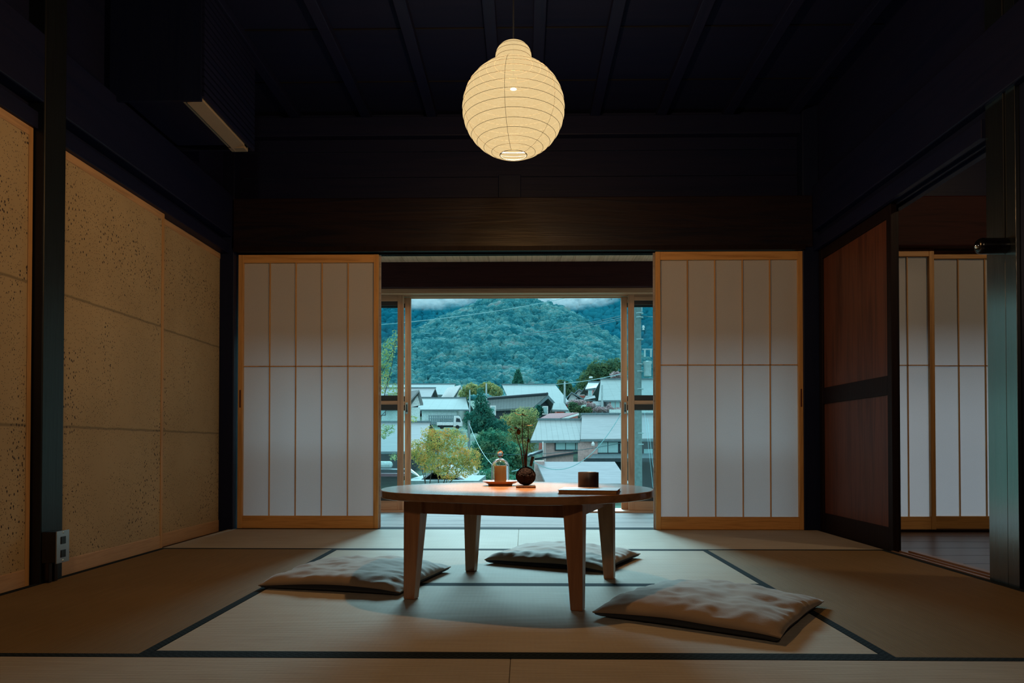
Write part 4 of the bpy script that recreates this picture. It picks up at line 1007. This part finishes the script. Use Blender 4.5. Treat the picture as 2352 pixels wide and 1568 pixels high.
# near white roofs under the maple
t = empty('carport', at(1003, 1100, 30), 'white low pitched carport roof under the orange maple', 'carport')
a, l, r = at(1003, 1072, 30), at(968, 1100, 30), at(1092, 1112, 30); dv = Vector((0, 5, 0))
MB().quadslab([l, a, a+dv, l+dv], .09).quadslab([a, r, r+dv, a+dv], .09).build('roof', 'roof_pale', t)
MB().quadslab([at(930, 1068, 31), at(956, 1088, 31), at(962, 1094, 31), at(930, 1078, 31)], .3, (0, 1, 0)).build('side_roof', 'w_white', t)
MB().box(at(930, 0, 29).x, at(1100, 0, 29).x, 29, 34.5, -4.5, at(0, 1103, 29).z).build('base_wall', 'concrete', t)
for xx in (1078, 1090):
    MB().tube([at(xx, 1115, 38), at(xx, 1070, 38)], .09, 6).build('rail_post', 'w_white', t)
MB().tube([at(1070, 1082, 38), at(1098, 1082, 38)], .06, 6).tube([at(1070, 1094, 38), at(1098, 1094, 38)], .06, 6).build('rail', 'w_white', t)
tk = MB().lathe(at(1100, 1092, 41), [(0, -.35), (.42, -.3), (.5, 0), (.35, .2), (0, .28)], 20).build('water_tank', 'w_white', None, smooth=True, loc=at(1100, 1098, 41))
tag(tk, 'rounded white tank between the carport and the glass dome', 'tank')

# truck
zt_ = at(0, 986, 98).z; x0, x1 = at(1006, 0, 98).x, at(1063, 0, 98).x
t = empty('small_truck', ((x0+x1)/2, 98, zt_), 'small white flatbed truck parked before the pale warehouse', 'truck')
L = x1-x0
MB().prism([(x0+L*.66, 97.3, zt_+.35), (x1, 97.3, zt_+.35), (x1, 97.3, zt_+.85), (x1-L*.07, 97.3, zt_+1.45), (x1-L*.12, 97.3, zt_+1.75), (x0+L*.68, 97.3, zt_+1.75)], (0, 1.4, 0)).build('cab', 'truckw', t, bevel=.05)
MB().prism([(x1-L*.045, 97.27, zt_+.95), (x1-L*.09, 97.27, zt_+1.4), (x0+L*.78, 97.27, zt_+1.5), (x0+L*.76, 97.27, zt_+.98)], (0, .03, 0)).build('side_window', 'w_dark', t)
MB().box(x0, x0+L*.66, 97.3, 98.7, zt_+.5, zt_+.9).build('flatbed', 'truckw', t, bevel=.03)
for fx in (.2, .82): MB().lathe((x0+L*fx, 97.25, zt_+.27), [(0, 0), (.27, 0), (.27, .2), (0, .2)], 16, 'y').build('wheel', 'tyre', t)
MB().box(x0+.1, x1-.2, 97.5, 98.5, zt_+.3, zt_+.5).build('chassis', 'tyre', t)

# poles
def pole(pxx, y0, y1, d, r, lab, mat='galv', extra=None, nm='utility_pole'):
    t = empty(nm, (at(pxx, y1, d).x, d, at(pxx, y1, d).z), lab, 'utility pole', 'utility poles of the village')
    p = at(pxx, y0, d); q = at(pxx, y1, d)
    MB().tube([(q.x, d, q.z), (q.x, d, p.z)], r*1.1, 14, r*.85).build('pole', mat, t, smooth=True); return t
t = pole(1466, 704, 1180, 30, .155, 'thick concrete utility pole seen through the right glass door', 'concrete')
zz = lambda y: at(0, y, 30).z
xx = lambda x: at(x, 0, 30).x
for y in (724, 733, 783, 839, 855, 895, 995, 1020): MB().lathe((xx(1466), 30, zz(y)), [(.17, -.02), (.172, .0), (.17, .02)], 16).build('band', 'galv', t)
MB().tube([(xx(1459), 30, zz(720)), (xx(1459), 30, zz(706)), (xx(1463), 30, zz(698)), (xx(1468), 30, zz(698)), (xx(1472), 30, zz(706)), (xx(1472), 30, zz(720))], .03, 6).build('top_hoop', 'galv', t)
tf = MB().lathe((xx(1484), 29.9, zz(850)), [(0, -.30), (.15, -.30), (.155, .18), (.19, .24), (.19, .30), (0, .33)], 20).build('transformer', 'galv', t, smooth=True)
MB().tube([(xx(1472), 29.9, zz(806)), (xx(1495), 29.9, zz(806))], .03, 6).tube([(xx(1477), 29.8, zz(824)), (xx(1477), 29.8, zz(806))], .04, 6).tube([(xx(1491), 29.8, zz(824)), (xx(1491), 29.8, zz(806))], .04, 6).build('bracket', 'galv', t)
MB().lathe((xx(1474), 29.8, zz(758)), [(0, -.10), (.05, -.09), (.03, -.03), (.055, 0), (.04, .08), (0, .1)], 12).build('insulator', 'truckw', t)
pole(1297, 876, 925, 104, .15, 'pale pole standing at the right end of the long pale roof')
pole(1383, 884, 952, 92, .12, 'pale pole in front of the tall pale blue roof')
pole(1117, 880, 930, 95, .12, 'pale pole rising above the central conifer')
pole(1079, 895, 950, 90, .09, 'thin pole between the warehouse and the conifer')
pole(1077, 965, 1100, 48, .10, 'grey pole carrying the pale sagging cable behind the maple', 'concrete')
# cables
def cable(p0, p1, sag, r, mat, lab, n=14, mid=None):
    a, b = at(*p0), at(*p1); pts = []
    for i in range(n+1):
        s_ = i/n; p = a.lerp(b, s_); p.z -= sag*4*s_*(1-s_); pts.append(p)
    m = MB().tube(pts, r, 5).build('cable', mat, None, loc=a); tag(m, lab, 'cable', 'overhead cables'); return m
cable((1077, 970, 48), (1160, 1086, 34), .62, .013, 'wire', 'pale sagging cable dropping from the grey pole toward the glass dome')
cable((1225, 1060, 25), (1432, 940, 25), .95, .012, 'wire', 'thin cable curving down across the striped low roof behind the cup', 20)
cable((868, 746, 60), (1300, 684, 80), .3, .03, 'wire', 'pale cable crossing high before the wooded peak')
cable((1180, 771, 60), (1430, 724, 45), .12, .014, 'wired', 'dark cable crossing the right half of the mountain, uppermost of three')
cable((1200, 765, 60), (1430, 729, 45), .15, .014, 'wired', 'dark cable crossing the right half of the mountain, middle of three')
cable((1200, 770, 60), (1430, 733, 45), .18, .014, 'wired', 'dark cable crossing the right half of the mountain, lowest of three')
t = cable((1190, 884, 90), (1430, 858, 70), .4, .035, 'wire', 'pale cable with a white joint box above the small gabled houses')
MB().lathe(at(1357, 866.5, 76), [(0, -.2), (.1, -.16), (.1, .16), (0, .2)], 10, 'x').build('joint_box', 'truckw', t)
cable((1060, 1034, 40), (1432, 1016, 30), .35, .012, 'wired', 'thin cable running level past the candle and across the curtained windows')
cable((1175, 1082, 30), (1210, 1068, 30), .05, .02, 'wire', 'short pale cable between the glass dome and the moss ball')
cable((1472, 724, 30), (1510, 728, 28), .02, .014, 'wired', 'short dark cable at the top of the concrete pole')
cable((1480, 940, 24), (1500, 1120, 20), .0, .004, 'wire', 'steep thin guy wire right of the concrete pole, left of two')
cable((1487, 960, 24), (1505, 1110, 20), .0, .004, 'wire', 'steep thin guy wire right of the concrete pole, right of two')
